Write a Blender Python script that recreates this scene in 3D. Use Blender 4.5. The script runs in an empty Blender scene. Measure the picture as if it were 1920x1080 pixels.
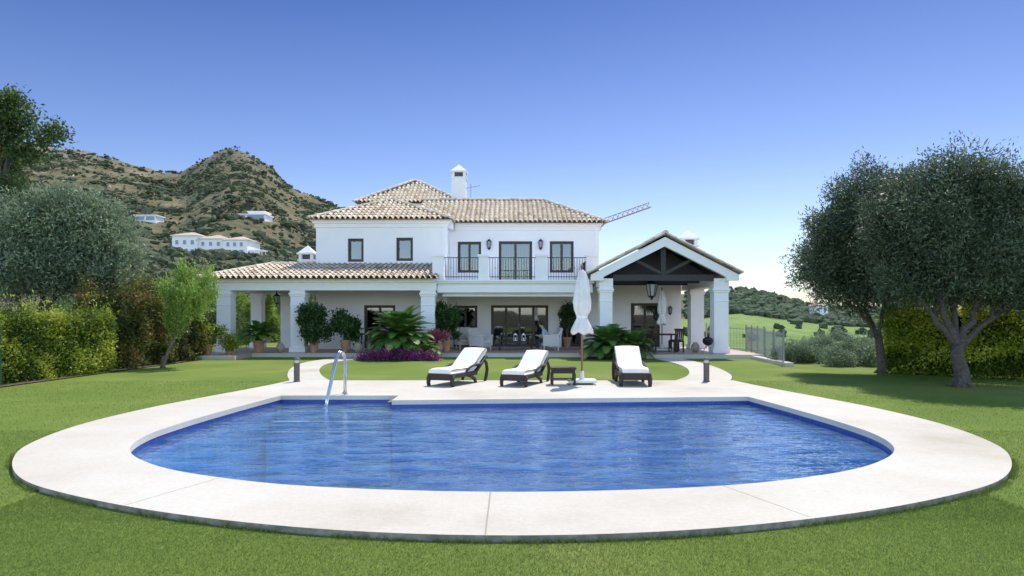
import bpy, bmesh, math, random
import numpy as np
from mathutils import Vector, Matrix
random.seed(7); rng=np.random.default_rng(7)
scene=bpy.context.scene
COL=scene.collection
W={}
# ---------------------------------------------------------------- materials
def nt(name):
    m=bpy.data.materials.new(name); m.use_nodes=True
    t=m.node_tree; b=t.nodes['Principled BSDF']
    return m,t,b
def N(t,k,**kw):
    n=t.nodes.new(k)
    for a,v in kw.items():
        if a in n.inputs.keys(): n.inputs[a].default_value=v
        else: setattr(n,a,v)
    return n
def c4(c): return (c[0],c[1],c[2],1)
def ramp(t,fac,stops):
    r=t.nodes.new('ShaderNodeValToRGB'); e=r.color_ramp.elements
    while len(e)<len(stops): e.new(.5)
    for i,(p,c) in enumerate(stops): e[i].position=p; e[i].color=c4(c)
    t.links.new(fac,r.inputs[0]); return r.outputs[0]
def noisef(t,scale,detail=4,rough=.6,vec=None,stretch=None):
    tc=t.nodes.new('ShaderNodeNewGeometry')
    n=N(t,'ShaderNodeTexNoise',Scale=scale,Detail=detail,Roughness=rough)
    v=tc.outputs['Position']
    if stretch:
        mp=t.nodes.new('ShaderNodeMapping'); mp.inputs['Scale'].default_value=stretch
        t.links.new(v,mp.inputs[0]); v=mp.outputs[0]
    t.links.new(v,n.inputs['Vector']); return n.outputs['Fac']
def M(name,col,rough=.6,col2=None,scale=5,bump=0,bscale=30,metal=0,spec=.5,lo=.35,hi=.65,bdist=.02):
    m,t,b=nt(name)
    b.inputs['Base Color'].default_value=c4(col)
    b.inputs['Roughness'].default_value=rough; b.inputs['Metallic'].default_value=metal
    b.inputs['Specular IOR Level'].default_value=spec
    if col2: t.links.new(ramp(t,noisef(t,scale),[(lo,col),(hi,col2)]),b.inputs['Base Color'])
    if bump:
        bp=N(t,'ShaderNodeBump',Strength=bump,Distance=bdist)
        t.links.new(noisef(t,bscale),bp.inputs['Height']); t.links.new(bp.outputs[0],b.inputs['Normal'])
    return m
def leafM(name,stops,trans=.3,rough=.5):
    m,t,b=nt(name)
    a=t.nodes.new('ShaderNodeAttribute'); a.attribute_name='v'
    col=ramp(t,a.outputs['Fac'],stops)
    t.links.new(col,b.inputs['Base Color']); b.inputs['Roughness'].default_value=rough
    b.inputs['Specular IOR Level'].default_value=.35
    tr=t.nodes.new('ShaderNodeBsdfTranslucent'); t.links.new(col,tr.inputs[0])
    mx=t.nodes.new('ShaderNodeMixShader'); mx.inputs[0].default_value=trans
    t.links.new(b.outputs[0],mx.inputs[1]); t.links.new(tr.outputs[0],mx.inputs[2])
    t.links.new(mx.outputs[0],t.nodes['Material Output'].inputs[0])
    return m
STUCCO=M('stucco_white',(.90,.88,.885),.85,(.875,.855,.86),1.3,.15,60,spec=.2)
TRIM=M('trim_white',(.90,.89,.90),.8,(.87,.86,.87),3,.08,50,spec=.2)
TILES=[M('roof_tile_cream',(.70,.60,.46),.85,(.56,.46,.33),9),M('roof_tile_tan',(.60,.49,.36),.85,(.47,.37,.26),9),
       M('roof_tile_pale',(.75,.67,.54),.85,(.64,.55,.42),9),M('roof_tile_brown',(.44,.34,.25),.85,(.31,.24,.17),9)]
WOODD=M('dark_stained_wood',(.03,.027,.03),.6,(.045,.04,.042),12)
FRAME=M('brown_window_wood',(.04,.026,.018),.5,(.06,.04,.03),14)
IRON=M('black_iron',(.02,.02,.022),.45,metal=.3)
WICKER=M('dark_wicker',(.055,.035,.025),.6,(.025,.016,.012),70,.8,90,lo=.4,hi=.6)
WICKERW=M('white_wicker',(.75,.73,.70),.7,(.55,.52,.49),60,.6,80)
CUSH=M('white_cushion',(.84,.82,.80),.9,(.78,.76,.74),4,.25,7,spec=.1,bdist=.06)
CANVAS=M('cream_canvas',(.84,.80,.76),.9,(.72,.69,.65),5,.3,9,spec=.1,bdist=.04)
CURT=M('pale_curtain',(.45,.47,.50),.9,(.36,.38,.41),6)
TERRA=M('terracotta',(.42,.21,.12),.8,(.54,.33,.21),6,.1)
STONEP=M('stone_jar',(.45,.38,.30),.8,(.33,.27,.2),8,.2)
CHROME=M('polished_steel',(.62,.62,.63),.18,metal=1)
BOLL=M('dark_bollard_stone',(.09,.08,.075),.7,(.14,.12,.11),20,.2)
BARK=M('olive_bark',(.125,.10,.082),.9,(.06,.05,.042),14,.9,22,bdist=.05)
BARK2=M('thin_bark',(.20,.15,.10),.9,(.11,.08,.055),14,.5,22)
SOIL=M('bed_soil',(.14,.10,.06),.95,(.08,.06,.04),6,.6,20)
SKIN=M('skin',(.52,.33,.24),.55); HAIRM=M('dark_hair',(.02,.015,.012),.5)
SHIRT=M('pale_blue_shirt',(.38,.48,.62),.85); TROU=M('dark_trousers',(.03,.035,.05),.85)
GLASSL=M('lantern_glass',(.35,.36,.36),.2)
GREYM=M('galvanised_metal',(.34,.35,.36),.5,metal=.4)
CRANE=M('crane_paint',(.50,.19,.13),.6)
WALLST=M('dry_stone',(.46,.38,.29),.9,(.28,.23,.17),1.5,.5,2)
FLOWP=leafM('magenta_flowers',[(0,(.03,.06,.02)),(.36,(.06,.11,.03)),(.46,(.26,.025,.17)),(1,(.48,.07,.40))],.3)
FLOWR=leafM('pink_flowers',[(0,(.03,.08,.02)),(.4,(.06,.14,.03)),(.5,(.65,.07,.2)),(1,(.8,.22,.34))],.3)
OLIVE=leafM('olive_leaves',[(0,(.035,.055,.028)),(.5,(.09,.125,.07)),(.85,(.175,.22,.135)),(1,(.32,.36,.265))],.3,.5)
OLIVE2=leafM('silver_olive_leaves',[(0,(.09,.13,.07)),(.5,(.21,.275,.16)),(.85,(.32,.39,.245)),(1,(.44,.49,.36))],.35,.5)
DARKL=leafM('dark_green_leaves',[(0,(.035,.06,.02)),(.6,(.09,.15,.04)),(1,(.18,.25,.07))],.4)
HEDGEL=leafM('hedge_leaves',[(0,(.06,.10,.015)),(.4,(.19,.26,.03)),(.75,(.36,.42,.05)),(1,(.55,.56,.10))],.4)
HEDGEY=leafM('yellow_hedge_leaves',[(0,(.12,.18,.02)),(.4,(.42,.50,.06)),(.75,(.64,.66,.09)),(1,(.76,.74,.18))],.5)
HEDGER=leafM('reddish_hedge_leaves',[(0,(.05,.065,.02)),(.45,(.12,.13,.04)),(.75,(.20,.23,.05)),(1,(.28,.14,.06))],.35)
LIGHTL=leafM('light_green_leaves',[(0,(.13,.21,.035)),(.5,(.28,.41,.08)),(1,(.44,.55,.14))],.45)
FICUS=leafM('ficus_leaves',[(0,(.02,.05,.015)),(.6,(.05,.11,.028)),(1,(.12,.20,.06))],.25,.35)
CYC=leafM('cycad_leaves',[(0,(.05,.14,.025)),(.5,(.12,.27,.05)),(.85,(.23,.41,.08)),(1,(.48,.40,.13))],.3,.4)
SCRUB=leafM('hill_scrub_leaves',[(0,(.055,.072,.038)),(.5,(.085,.105,.05)),(.85,(.125,.14,.07)),(1,(.20,.19,.12))],.15,.9)
WOODL=leafM('woodland_leaves',[(0,(.05,.08,.04)),(.6,(.09,.13,.06)),(1,(.15,.19,.09))],.15,.9)
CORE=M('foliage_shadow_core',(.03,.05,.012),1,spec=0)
def glass():
    m,t,b=nt('window_glass')
    t.nodes.remove(b)
    tr=N(t,'ShaderNodeBsdfTransparent'); tr.inputs[0].default_value=(.38,.42,.48,1)
    gl=N(t,'ShaderNodeBsdfGlossy',Roughness=.02); gl.inputs[0].default_value=(.85,.92,1,1)
    fr=N(t,'ShaderNodeFresnel',IOR=2.1)
    mx=t.nodes.new('ShaderNodeMixShader')
    t.links.new(fr.outputs[0],mx.inputs[0]); t.links.new(tr.outputs[0],mx.inputs[1]); t.links.new(gl.outputs[0],mx.inputs[2])
    t.links.new(mx.outputs[0],t.nodes['Material Output'].inputs[0]); return m
GLASS=glass()
def waterM():
    m,t,b=nt('pool_water'); t.nodes.remove(b)
    n1=noisef(t,1.5,2,.5,stretch=(1,2.0,1)); n2=noisef(t,6.5,2,.5,stretch=(1,2.0,1))
    ad=N(t,'ShaderNodeMath',operation='MULTIPLY_ADD'); t.links.new(n2,ad.inputs[0]); ad.inputs[1].default_value=.30; t.links.new(n1,ad.inputs[2])
    bp=N(t,'ShaderNodeBump',Strength=1,Distance=.034); t.links.new(ad.outputs[0],bp.inputs['Height'])
    tr=N(t,'ShaderNodeBsdfTransparent'); t.links.new(ramp(t,ad.outputs[0],[(.45,(.66,.80,.90)),(.64,(.83,.92,.96)),(.8,(1,1,1))]),tr.inputs[0])
    gl=N(t,'ShaderNodeBsdfGlossy',Roughness=.02); gl.inputs[0].default_value=(.97,.98,1,1)
    fr=N(t,'ShaderNodeFresnel',IOR=1.42)
    t.links.new(bp.outputs[0],fr.inputs['Normal']); t.links.new(bp.outputs[0],gl.inputs['Normal'])
    df=t.nodes.new('ShaderNodeBsdfDiffuse'); t.links.new(ramp(t,ad.outputs[0],[(.5,(.07,.21,.46)),(.8,(.30,.54,.78))]),df.inputs[0]); t.links.new(bp.outputs[0],df.inputs['Normal'])
    m0=t.nodes.new('ShaderNodeMixShader'); m0.inputs[0].default_value=.24
    t.links.new(tr.outputs[0],m0.inputs[1]); t.links.new(df.outputs[0],m0.inputs[2])
    mx=t.nodes.new('ShaderNodeMixShader')
    t.links.new(fr.outputs[0],mx.inputs[0]); t.links.new(m0.outputs[0],mx.inputs[1]); t.links.new(gl.outputs[0],mx.inputs[2])
    t.links.new(mx.outputs[0],t.nodes['Material Output'].inputs[0]); return m
WATER=waterM()
def mosaicM(name,a,b_,cm,scale):
    m,t,b=nt(name)
    g=t.nodes.new('ShaderNodeNewGeometry'); sp=t.nodes.new('ShaderNodeSeparateXYZ'); t.links.new(g.outputs['Position'],sp.inputs[0])
    ad=N(t,'ShaderNodeMath',operation='ADD'); t.links.new(sp.outputs[1],ad.inputs[0]); t.links.new(sp.outputs[2],ad.inputs[1])
    cb=t.nodes.new('ShaderNodeCombineXYZ'); t.links.new(sp.outputs[0],cb.inputs[0]); t.links.new(ad.outputs[0],cb.inputs[1])
    br=N(t,'ShaderNodeTexBrick',Scale=scale); br.offset=0
    br.inputs['Color1'].default_value=c4(a); br.inputs['Color2'].default_value=c4(b_); br.inputs['Mortar'].default_value=c4(cm)
    br.inputs['Mortar Size'].default_value=.04; br.inputs['Brick Width'].default_value=.5; br.inputs['Row Height'].default_value=.5
    t.links.new(cb.outputs[0],br.inputs[0])
    t.links.new(br.outputs[0],b.inputs['Base Color']); b.inputs['Roughness'].default_value=.35; return m
MOSAIC=mosaicM('pool_mosaic',(.09,.33,.66),(.14,.42,.76),(.2,.46,.74),16)
BAND=mosaicM('pool_band_mosaic',(.012,.035,.20),(.025,.07,.32),(.04,.08,.25),18)
def paveM():
    m,t,b=nt('pale_stone_deck')
    c=ramp(t,noisef(t,.4,6,.58),[(.28,(.46,.405,.325)),(.44,(.56,.51,.43)),(.6,(.61,.57,.495)),(.8,(.63,.595,.525))])
    c2=ramp(t,noisef(t,22,4,.75),[(.3,(.91,.91,.90)),(.6,(1.02,1.02,1.02))])
    mx=N(t,'ShaderNodeMix',data_type='RGBA',blend_type='MULTIPLY'); mx.inputs[0].default_value=1
    t.links.new(c,mx.inputs[6]); t.links.new(c2,mx.inputs[7]); t.links.new(mx.outputs[2],b.inputs['Base Color']); b.inputs['Roughness'].default_value=.85
    b.inputs['Specular IOR Level'].default_value=.2
    bp=N(t,'ShaderNodeBump',Strength=.4,Distance=.01); t.links.new(noisef(t,60),bp.inputs['Height']); t.links.new(bp.outputs[0],b.inputs['Normal']); return m
PAVE=paveM()
def tfloorM():
    m,t,b=nt('terracotta_floor_tiles')
    g=t.nodes.new('ShaderNodeNewGeometry')
    br=N(t,'ShaderNodeTexBrick',Scale=1.6); br.offset=0
    br.inputs['Color1'].default_value=(.46,.28,.2,1); br.inputs['Color2'].default_value=(.54,.35,.26,1); br.inputs['Mortar'].default_value=(.5,.45,.4,1)
    br.inputs['Mortar Size'].default_value=.02; br.inputs['Brick Width'].default_value=.5; br.inputs['Row Height'].default_value=.5
    t.links.new(g.outputs['Position'],br.inputs[0]); t.links.new(br.outputs[0],b.inputs['Base Color']); b.inputs['Roughness'].default_value=.5; return m
TFLOOR=tfloorM()
def lawnM():
    m,t,b=nt('lawn_grass')
    c=ramp(t,noisef(t,.3,6,.58),[(.3,(.115,.175,.032)),(.5,(.155,.215,.045)),(.7,(.225,.255,.075))])
    c2=ramp(t,noisef(t,90,3,.7,stretch=(1,.6,1)),[(.3,(.75,.77,.7)),(.7,(1.18,1.16,1.1))])
    mx=N(t,'ShaderNodeMix',data_type='RGBA',blend_type='MULTIPLY'); mx.inputs[0].default_value=1
    t.links.new(c,mx.inputs[6]); t.links.new(c2,mx.inputs[7]); t.links.new(mx.outputs[2],b.inputs['Base Color'])
    b.inputs['Roughness'].default_value=.9; b.inputs['Specular IOR Level'].default_value=.1
    bp=N(t,'ShaderNodeBump',Strength=.5,Distance=.015); t.links.new(noisef(t,70,3),bp.inputs['Height']); t.links.new(bp.outputs[0],b.inputs['Normal']); return m
LAWN=lawnM()
BLADE=leafM('grass_blades',[(0,(.10,.16,.03)),(.5,(.145,.21,.042)),(.85,(.21,.265,.072)),(1,(.34,.34,.15))],.4,.7)
def hillM():
    m,t,b=nt('hillside_ground')
    dry=ramp(t,noisef(t,.05,10,.76),[(.36,(.10,.11,.06)),(.48,(.17,.16,.09)),(.6,(.28,.235,.15)),(.76,(.46,.37,.25))])
    fair=ramp(t,noisef(t,.06,4),[(.3,(.22,.32,.09)),(.7,(.32,.41,.15))])
    rock=ramp(t,noisef(t,.12,9,.8),[(.38,(.12,.12,.095)),(.6,(.36,.32,.26))])
    a=t.nodes.new('ShaderNodeAttribute'); a.attribute_name='fair'
    r=t.nodes.new('ShaderNodeAttribute'); r.attribute_name='rock'
    mx=N(t,'ShaderNodeMix',data_type='RGBA'); t.links.new(r.outputs['Fac'],mx.inputs[0]); t.links.new(dry,mx.inputs[6]); t.links.new(rock,mx.inputs[7])
    m2=N(t,'ShaderNodeMix',data_type='RGBA'); t.links.new(a.outputs['Fac'],m2.inputs[0]); t.links.new(mx.outputs[2],m2.inputs[6]); t.links.new(fair,m2.inputs[7])
    t.links.new(m2.outputs[2],b.inputs['Base Color']); b.inputs['Roughness'].default_value=.95; b.inputs['Specular IOR Level'].default_value=.05
    bp=N(t,'ShaderNodeBump',Strength=.9,Distance=3); t.links.new(noisef(t,.22,8,.7),bp.inputs['Height']); t.links.new(bp.outputs[0],b.inputs['Normal']); return m
HILL=hillM()
# ---------------------------------------------------------------- mesh builder
class MB:
    def __init__(s): s.v=[]; s.f=[]; s.m=[]
    def add(s,vs,fs,m=0):
        o=len(s.v); s.v+= [tuple(v) for v in vs]; s.f+=[tuple(i+o for i in f) for f in fs]; s.m+=[m]*len(fs); return s
    def box(s,x0,x1,y0,y1,z0,z1,m=0):
        return s.add([(x0,y0,z0),(x1,y0,z0),(x1,y1,z0),(x0,y1,z0),(x0,y0,z1),(x1,y0,z1),(x1,y1,z1),(x0,y1,z1)],
          [(0,3,2,1),(4,5,6,7),(0,1,5,4),(1,2,6,5),(2,3,7,6),(3,0,4,7)],m)
    def beam(s,p,q,w,h,m=0,up=(0,0,1)):
        p=Vector(p);q=Vector(q);d=(q-p).normalized();u=Vector(up)
        if abs(d.dot(u))>.98:u=Vector((0,1,0))
        a=d.cross(u).normalized()*w/2;b=a.normalized().cross(d).normalized()*h/2
        vs=[p-a-b,p+a-b,p+a+b,p-a+b,q-a-b,q+a-b,q+a+b,q-a+b]
        return s.add(vs,[(0,3,2,1),(4,5,6,7),(0,1,5,4),(1,2,6,5),(2,3,7,6),(3,0,4,7)],m)
    def prismY(s,poly,y0,y1,m=0):
        n=len(poly);vs=[(x,y0,z) for x,z in poly]+[(x,y1,z) for x,z in poly]
        return s.add(vs,[tuple(range(n)),tuple(range(2*n-1,n-1,-1))]+[(i,i+n,(i+1)%n+n,(i+1)%n) for i in range(n)],m)
    def tube(s,pts,rad,n=8,m=0,caps=True,flat=1):
        pts=[Vector(p) for p in pts]
        if not hasattr(rad,'__len__'): rad=[rad]*len(pts)
        vs=[]
        ref=None
        for i,p in enumerate(pts):
            d=(pts[min(i+1,len(pts)-1)]-pts[max(i-1,0)]).normalized()
            if ref is None: ref=Vector((1,0,0)) if abs(d.x)<.8 else Vector((0,1,0))
            a=(ref-d*ref.dot(d)).normalized(); ref=a; b=d.cross(a)
            for k in range(n):
                t=2*math.pi*k/n; vs.append(p+(a*math.cos(t)+b*math.sin(t)*flat)*rad[i])
        fs=[]
        for i in range(len(pts)-1):
            for k in range(n): fs.append((i*n+k,i*n+(k+1)%n,(i+1)*n+(k+1)%n,(i+1)*n+k))
        if caps: fs+=[tuple(range(n-1,-1,-1)),tuple((len(pts)-1)*n+k for k in range(n))]
        return s.add(vs,fs,m)
    def lathe(s,prof,c=(0,0,0),n=20,m=0,fold=0,nf=8):
        vs=[]
        for r,z in prof:
            for k in range(n):
                t=2*math.pi*k/n; rr=r*(1+fold*math.cos(nf*t)); vs.append((c[0]+rr*math.cos(t),c[1]+rr*math.sin(t),c[2]+z))
        fs=[]
        for i in range(len(prof)-1):
            for k in range(n): fs.append((i*n+k,i*n+(k+1)%n,(i+1)*n+(k+1)%n,(i+1)*n+k))
        fs+=[tuple(range(n-1,-1,-1)),tuple((len(prof)-1)*n+k for k in range(n))]
        return s.add(vs,fs,m)
    def pyr(s,x0,x1,y0,y1,z0,z1,m=0):
        return s.add([(x0,y0,z0),(x1,y0,z0),(x1,y1,z0),(x0,y1,z0),((x0+x1)/2,(y0+y1)/2,z1)],[(0,3,2,1),(0,1,4),(1,2,4),(2,3,4),(3,0,4)],m)
def wloc(o): return W.get(o.name,Vector((0,0,0))) if o else Vector((0,0,0))
def finish(o,parent,label=None,cat=None,kind=None,group=None):
    COL.objects.link(o)
    if parent: o.parent=parent
    if label:o['label']=label
    if cat:o['category']=cat
    if kind:o['kind']=kind
    if group:o['group']=group
    return o
def put(mb,name,mats,parent=None,label=None,cat=None,kind=None,group=None,smooth=False,bevel=0,recentre=True,subs=0):
    V=np.array(mb.v,dtype=float)
    c=Vector((0,0,0))
    if recentre: c=Vector(((V[:,0].min()+V[:,0].max())/2,(V[:,1].min()+V[:,1].max())/2,V[:,2].min()))
    V=V-np.array(c)
    me=bpy.data.meshes.new(name); me.from_pydata(V.tolist(),[],mb.f)
    mats=mats if isinstance(mats,(list,tuple)) else [mats]
    for m in mats: me.materials.append(m)
    me.polygons.foreach_set('material_index',mb.m)
    if smooth: me.polygons.foreach_set('use_smooth',[True]*len(mb.f))
    me.update()
    o=bpy.data.objects.new(name,me); o.location=c-wloc(parent); W[o.name]=c.copy()
    finish(o,parent,label,cat,kind,group)
    if bevel:
        b=o.modifiers.new('bevel','BEVEL'); b.width=bevel; b.segments=2; b.limit_method='ANGLE'
    if subs:
        b=o.modifiers.new('sub','SUBSURF'); b.levels=subs; b.render_levels=subs
    return o
def thing(name,label,cat,loc=(0,0,0),group=None):
    o=bpy.data.objects.new(name,None); o.empty_display_size=.3; o.location=loc; W[o.name]=Vector(loc)
    return finish(o,None,label,cat,None,group)
def np_mesh(name,V,k,mats,parent=None,vals=None,recentre=True,matidx=None,**kw):
    V=np.asarray(V,dtype=np.float32).reshape(-1,3)
    c=np.zeros(3)
    if recentre: c=np.array([(V[:,0].min()+V[:,0].max())/2,(V[:,1].min()+V[:,1].max())/2,V[:,2].min()])
    V=V-c; n=len(V)//k
    me=bpy.data.meshes.new(name); me.vertices.add(len(V)); me.vertices.foreach_set('co',V.astype(np.float32).ravel())
    me.loops.add(n*k); me.loops.foreach_set('vertex_index',np.arange(n*k,dtype=np.int32))
    me.polygons.add(n); me.polygons.foreach_set('loop_start',np.arange(0,n*k,k,dtype=np.int32))
    me.update(calc_edges=True)
    mats=mats if isinstance(mats,(list,tuple)) else [mats]
    for m in mats: me.materials.append(m)
    if vals is not None:
        a=me.attributes.new('v','FLOAT','FACE'); a.data.foreach_set('value',np.asarray(vals,dtype=np.float32))
    o=bpy.data.objects.new(name,me); c=Vector(c); o.location=c-wloc(parent); W[o.name]=c.copy()
    return finish(o,parent,**kw)
def norm(a): return a/np.maximum(np.linalg.norm(a,axis=1,keepdims=True),1e-6)
def leafquads(C,L,Wd,out=None,bias=.5,up=0.2):
    n=len(C); d=rng.normal(size=(n,3))
    if out is not None: d+=out*bias*2
    d[:,2]+=up; d=norm(d); s=norm(np.cross(d,rng.normal(size=(n,3))))
    l=(L*rng.uniform(.7,1.3,(n,1))); w=Wd*rng.uniform(.7,1.3,(n,1))
    V=np.stack([C,C+d*l*.5+s*w*.5,C+d*l,C+d*l*.5-s*w*.5],axis=1)
    return V
def crown(blobs,nclump,per,spread,L,Wd,rmin=.6,up=.2,squash=1,rag=.07):
    B=np.array(blobs,dtype=float); wgt=(B[:,3]*B[:,4]+B[:,4]*B[:,5]+B[:,3]*B[:,5]); wgt/=wgt.sum()
    idx=rng.choice(len(B),nclump,p=wgt); d=norm(rng.normal(size=(nclump,3)))
    r=rng.uniform(rmin**2,1.0,nclump)**.5
    lump=1+.10*np.sin(d[:,0]*7+idx)+.10*np.sin(d[:,2]*9+idx*2.)+rng.normal(size=nclump)*rag
    C=B[idx,:3]+d*B[idx,3:]*(r*lump)[:,None]
    cv=rng.uniform(0,1,nclump)
    P=np.repeat(C,per,0)+rng.normal(size=(nclump*per,3))*spread*np.array([1,1,squash])
    out=np.repeat(d,per,0)
    V=leafquads(P,L,Wd,out,.35,up)
    v=np.clip(np.repeat(cv,per)*.5+rng.uniform(0,1,nclump*per)*.5,0,1)
    return V,v
def ss(x,a,b):
    t=np.clip((x-a)/(b-a),0,1); return t*t*(3-2*t)
# ---------------------------------------------------------------- terrain
def _h(i,j,s): 
    v=np.sin(i*127.1+j*311.7+s*74.7)*43758.5453; return v-np.floor(v)
def vn(x,y,s=0):
    i=np.floor(x);j=np.floor(y);u=x-i;v=y-j;u=u*u*(3-2*u);v=v*v*(3-2*v)
    return (_h(i,j,s)*(1-u)+_h(i+1,j,s)*u)*(1-v)+(_h(i,j+1,s)*(1-u)+_h(i+1,j+1,s)*u)*v
def fbm(x,y,o=5,s=0):
    r=0;a=.5
    for k in range(o): r=r+a*(vn(x,y,s+k)-.5); x=x*2.03;y=y*2.03;a*=.5
    return r
SKX=[-2400,-400,-100,0,80,150,200,250,300,335,350,375,400,420,440,460,480,505,530,560,600,650,680,750,850,1000,1100,1200,1300,1385,1430,1500,1560,1700,1920,2300,4300]
SKY=[430,290,264,264,270,281,292,302,318,327,320,302,286,279,276,280,294,312,337,357,375,390,403,437,478,520,540,540,530,520,528,546,556,562,565,560,560]
PADS=[(-86,200,17.6,15),(-115,300,42,14),(-160,300,42.5,9)]
def terrain(X,Y):
    X=np.asarray(X,float);Y=np.asarray(Y,float)
    r=np.hypot(X,Y);th=np.arctan2(X,Y);tc=np.clip(th,-1.2,1.2)
    px=960+1280*np.tan(tc); D=r*np.maximum(np.cos(th),.36)
    R=np.interp(px,[300,900,1400],[520,450,400])
    H=(590-np.interp(px,SKX,SKY))/1280*R+1.7
    H=H*(1-.85*ss(np.abs(th),1.2,1.8))
    s=np.clip((D-60)/(R-60),0,1); p=np.interp(px,[600,1200],[1.6,2.0])
    z=H*s**p; z=np.where(D>R,H*(1-.8*np.clip((D-R)/R,0,1)),z)
    z=z+fbm(X/70,Y/70)*44*s*(1-.95*s)*np.minimum(H/60,1)+fbm(X/17,Y/17,4,9)*np.minimum(H,90)/90*7*s
    z=z-7*ss(px,1080,1330)*ss(D,31,110)*(np.abs(th)<1.57)
    z=z-.12
    z=np.where((np.abs(X)<9)&(Y>2)&(Y<19),-3.0,z)
    for (a,b,c,q) in PADS:
        w=1-ss(np.hypot(X-a,Y-b),q,q*1.8); z=z*(1-w)+c*w
    return z
na,nr=760,210
th=np.linspace(-math.pi,math.pi,na,endpoint=False); th=th-0.42*np.sin(th)
rr=1.5*(3500/1.5)**(np.linspace(0,1,nr))
TH,RR=np.meshgrid(th,rr); X=RR*np.sin(TH);Y=RR*np.cos(TH)
Z=terrain(X,Y)
V=np.stack([X,Y,Z],-1).reshape(-1,3)
i=np.arange(nr-1)[:,None]*na;j=np.arange(na)[None,:];j2=(j+1)%na
F=np.stack([i+j,i+na+j,i+na+j2,i+j2],-1).reshape(-1,4)
me=bpy.data.meshes.new('hills'); me.vertices.add(len(V)); me.vertices.foreach_set('co',V.astype(np.float32).ravel())
me.loops.add(F.size); me.loops.foreach_set('vertex_index',F.astype(np.int32).ravel())
me.polygons.add(len(F)); me.polygons.foreach_set('loop_start',np.arange(0,F.size,4,dtype=np.int32)); me.update(calc_edges=True)
me.polygons.foreach_set('use_smooth',[True]*len(F)); me.materials.append(HILL)
def fairmask(X,Y):
    wob=fbm(X/25,Y/25,3,3)*26
    u=(X-92+wob*.6)/62; v=(Y-204-(X-88)*.15+wob)/72
    return 1-ss(u*u+v*v,.85,1.0)
def rockmask(X,Y,Z): return ss(Z,94,126)*ss(fbm(X/40,Y/40,3,5)+.3,0,.3)
a=me.attributes.new('fair','FLOAT','POINT'); a.data.foreach_set('value',fairmask(V[:,0],V[:,1]).astype(np.float32))
a=me.attributes.new('rock','FLOAT','POINT'); a.data.foreach_set('value',rockmask(V[:,0],V[:,1],V[:,2]).astype(np.float32))
finish(bpy.data.objects.new('hills',me),None,kind='structure')
def ico_t(sd):
    bm=bmesh.new(); bmesh.ops.create_icosphere(bm,subdivisions=sd,radius=1)
    T=np.array([[v.co[:] for v in f.verts] for f in bm.faces]); bm.free(); return T
ICOS={1:ico_t(1),2:ico_t(2)}
def bushes(name,P,S,mat,hf=.75,**kw):
    out=[];vals=[]; far=P[:,1]>240
    for sd,msk in ((1,far),(2,~far)):
        p=P[msk]; s=S[msk]; n=len(p)
        if n==0: continue
        T=ICOS[sd].reshape(-1,3); q=np.repeat(T[None],n,0); a=rng.uniform(0,6.28,(n,1,3))
        disp=1+.32*np.sin(q[...,0]*4+a[...,0])*np.sin(q[...,1]*4+a[...,1])+.26*np.sin(q[...,2]*6+a[...,2]+q[...,0]*5)
        st=rng.uniform(.7,1.5,(n,1)); q=q*disp[...,None]*s[:,None,None]*np.array([1,1,hf]); q[...,0]*=st; q=q+p[:,None,:]; q[...,2]+=(s*.35*hf)[:,None]
        out.append(q.reshape(-1,3)); nf=len(T)//3
        vals.append(np.clip(rng.uniform(0,.8,(n,1))+rng.uniform(-.25,.25,(n,nf)),0,1).ravel())
    return np_mesh(name,np.concatenate(out),3,mat,None,np.concatenate(vals),**kw)
n=64000; px=rng.uniform(-120,1000,n); D=60+455*rng.uniform(0.02,1,n)**.55
X=(px-960)/1280*D;Y=D; dens=fbm(X/45,Y/45,4,2)+fbm(X/12,Y/12,2,8)*.9
zt=terrain(X,Y)
pad=np.zeros(n,bool)
for (a_,b_,c_,q_) in PADS: pad|=(np.hypot(X-a_,(Y-b_))<q_*1.05)|((np.abs(X/Y-a_/b_)<q_*.8/b_)&(Y<b_)&(Y>b_-q_-14))
prob=ss(dens+.10*ss(-zt,-45,-8),-.10,.24)*.8+.06; prob=prob*(1-.55*rockmask(X,Y,zt))
keep=(rng.uniform(0,1,n)<prob*np.interp(Y,[75,200,500],[.5,.9,1]))&(~pad)&(Y>75)
X,Y,zt=X[keep],Y[keep],zt[keep]; S=np.exp(rng.normal(-.80,.45,len(X)))*1.15*np.where(rng.uniform(0,1,len(X))<.07,2.1,1)*np.interp(Y,[75,250,500],[1.5,1.25,1]); S=np.minimum(S,2.5)
ex=[]
for (a_,b_,q_,m_) in ((-86,180,24,150),(-86,222,30,160),(-115,284,22,60),(-66,176,16,110),(-104,186,7,50)):
    xx=a_+rng.uniform(-1,1,m_)*q_; yy=b_+rng.normal(size=m_)*3.5; ex.append(np.stack([xx,yy,terrain(xx,yy)],1))
ex=np.concatenate(ex); P=np.concatenate([np.stack([X,Y,zt],1),ex]); S=np.concatenate([S,rng.uniform(.7,1.9,len(ex))])
bushes('hillside_scrub',P,S,SCRUB,.8,kind='stuff',label='dense olive green scrub and trees on the dry hillside',cat='scrub')
n=5600; px=rng.uniform(1290,2100,n); D=rng.uniform(150,402,n); X=(px-960)/1280*D;Y=D
fm=fairmask(X,Y); keep=((fm<.02)&(D>262))|((D>200)&(fm<.02)&(px>1660))|((fm>.5)&(rng.uniform(0,1,n)<.02))
X,Y=X[keep],Y[keep]; bushes('woodland',np.stack([X,Y,terrain(X,Y)],1),rng.uniform(.9,2.4,len(X)),WOODL,.95,kind='stuff',label='dark green wood covering the low hill beyond the golf course',cat='wood')
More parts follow.
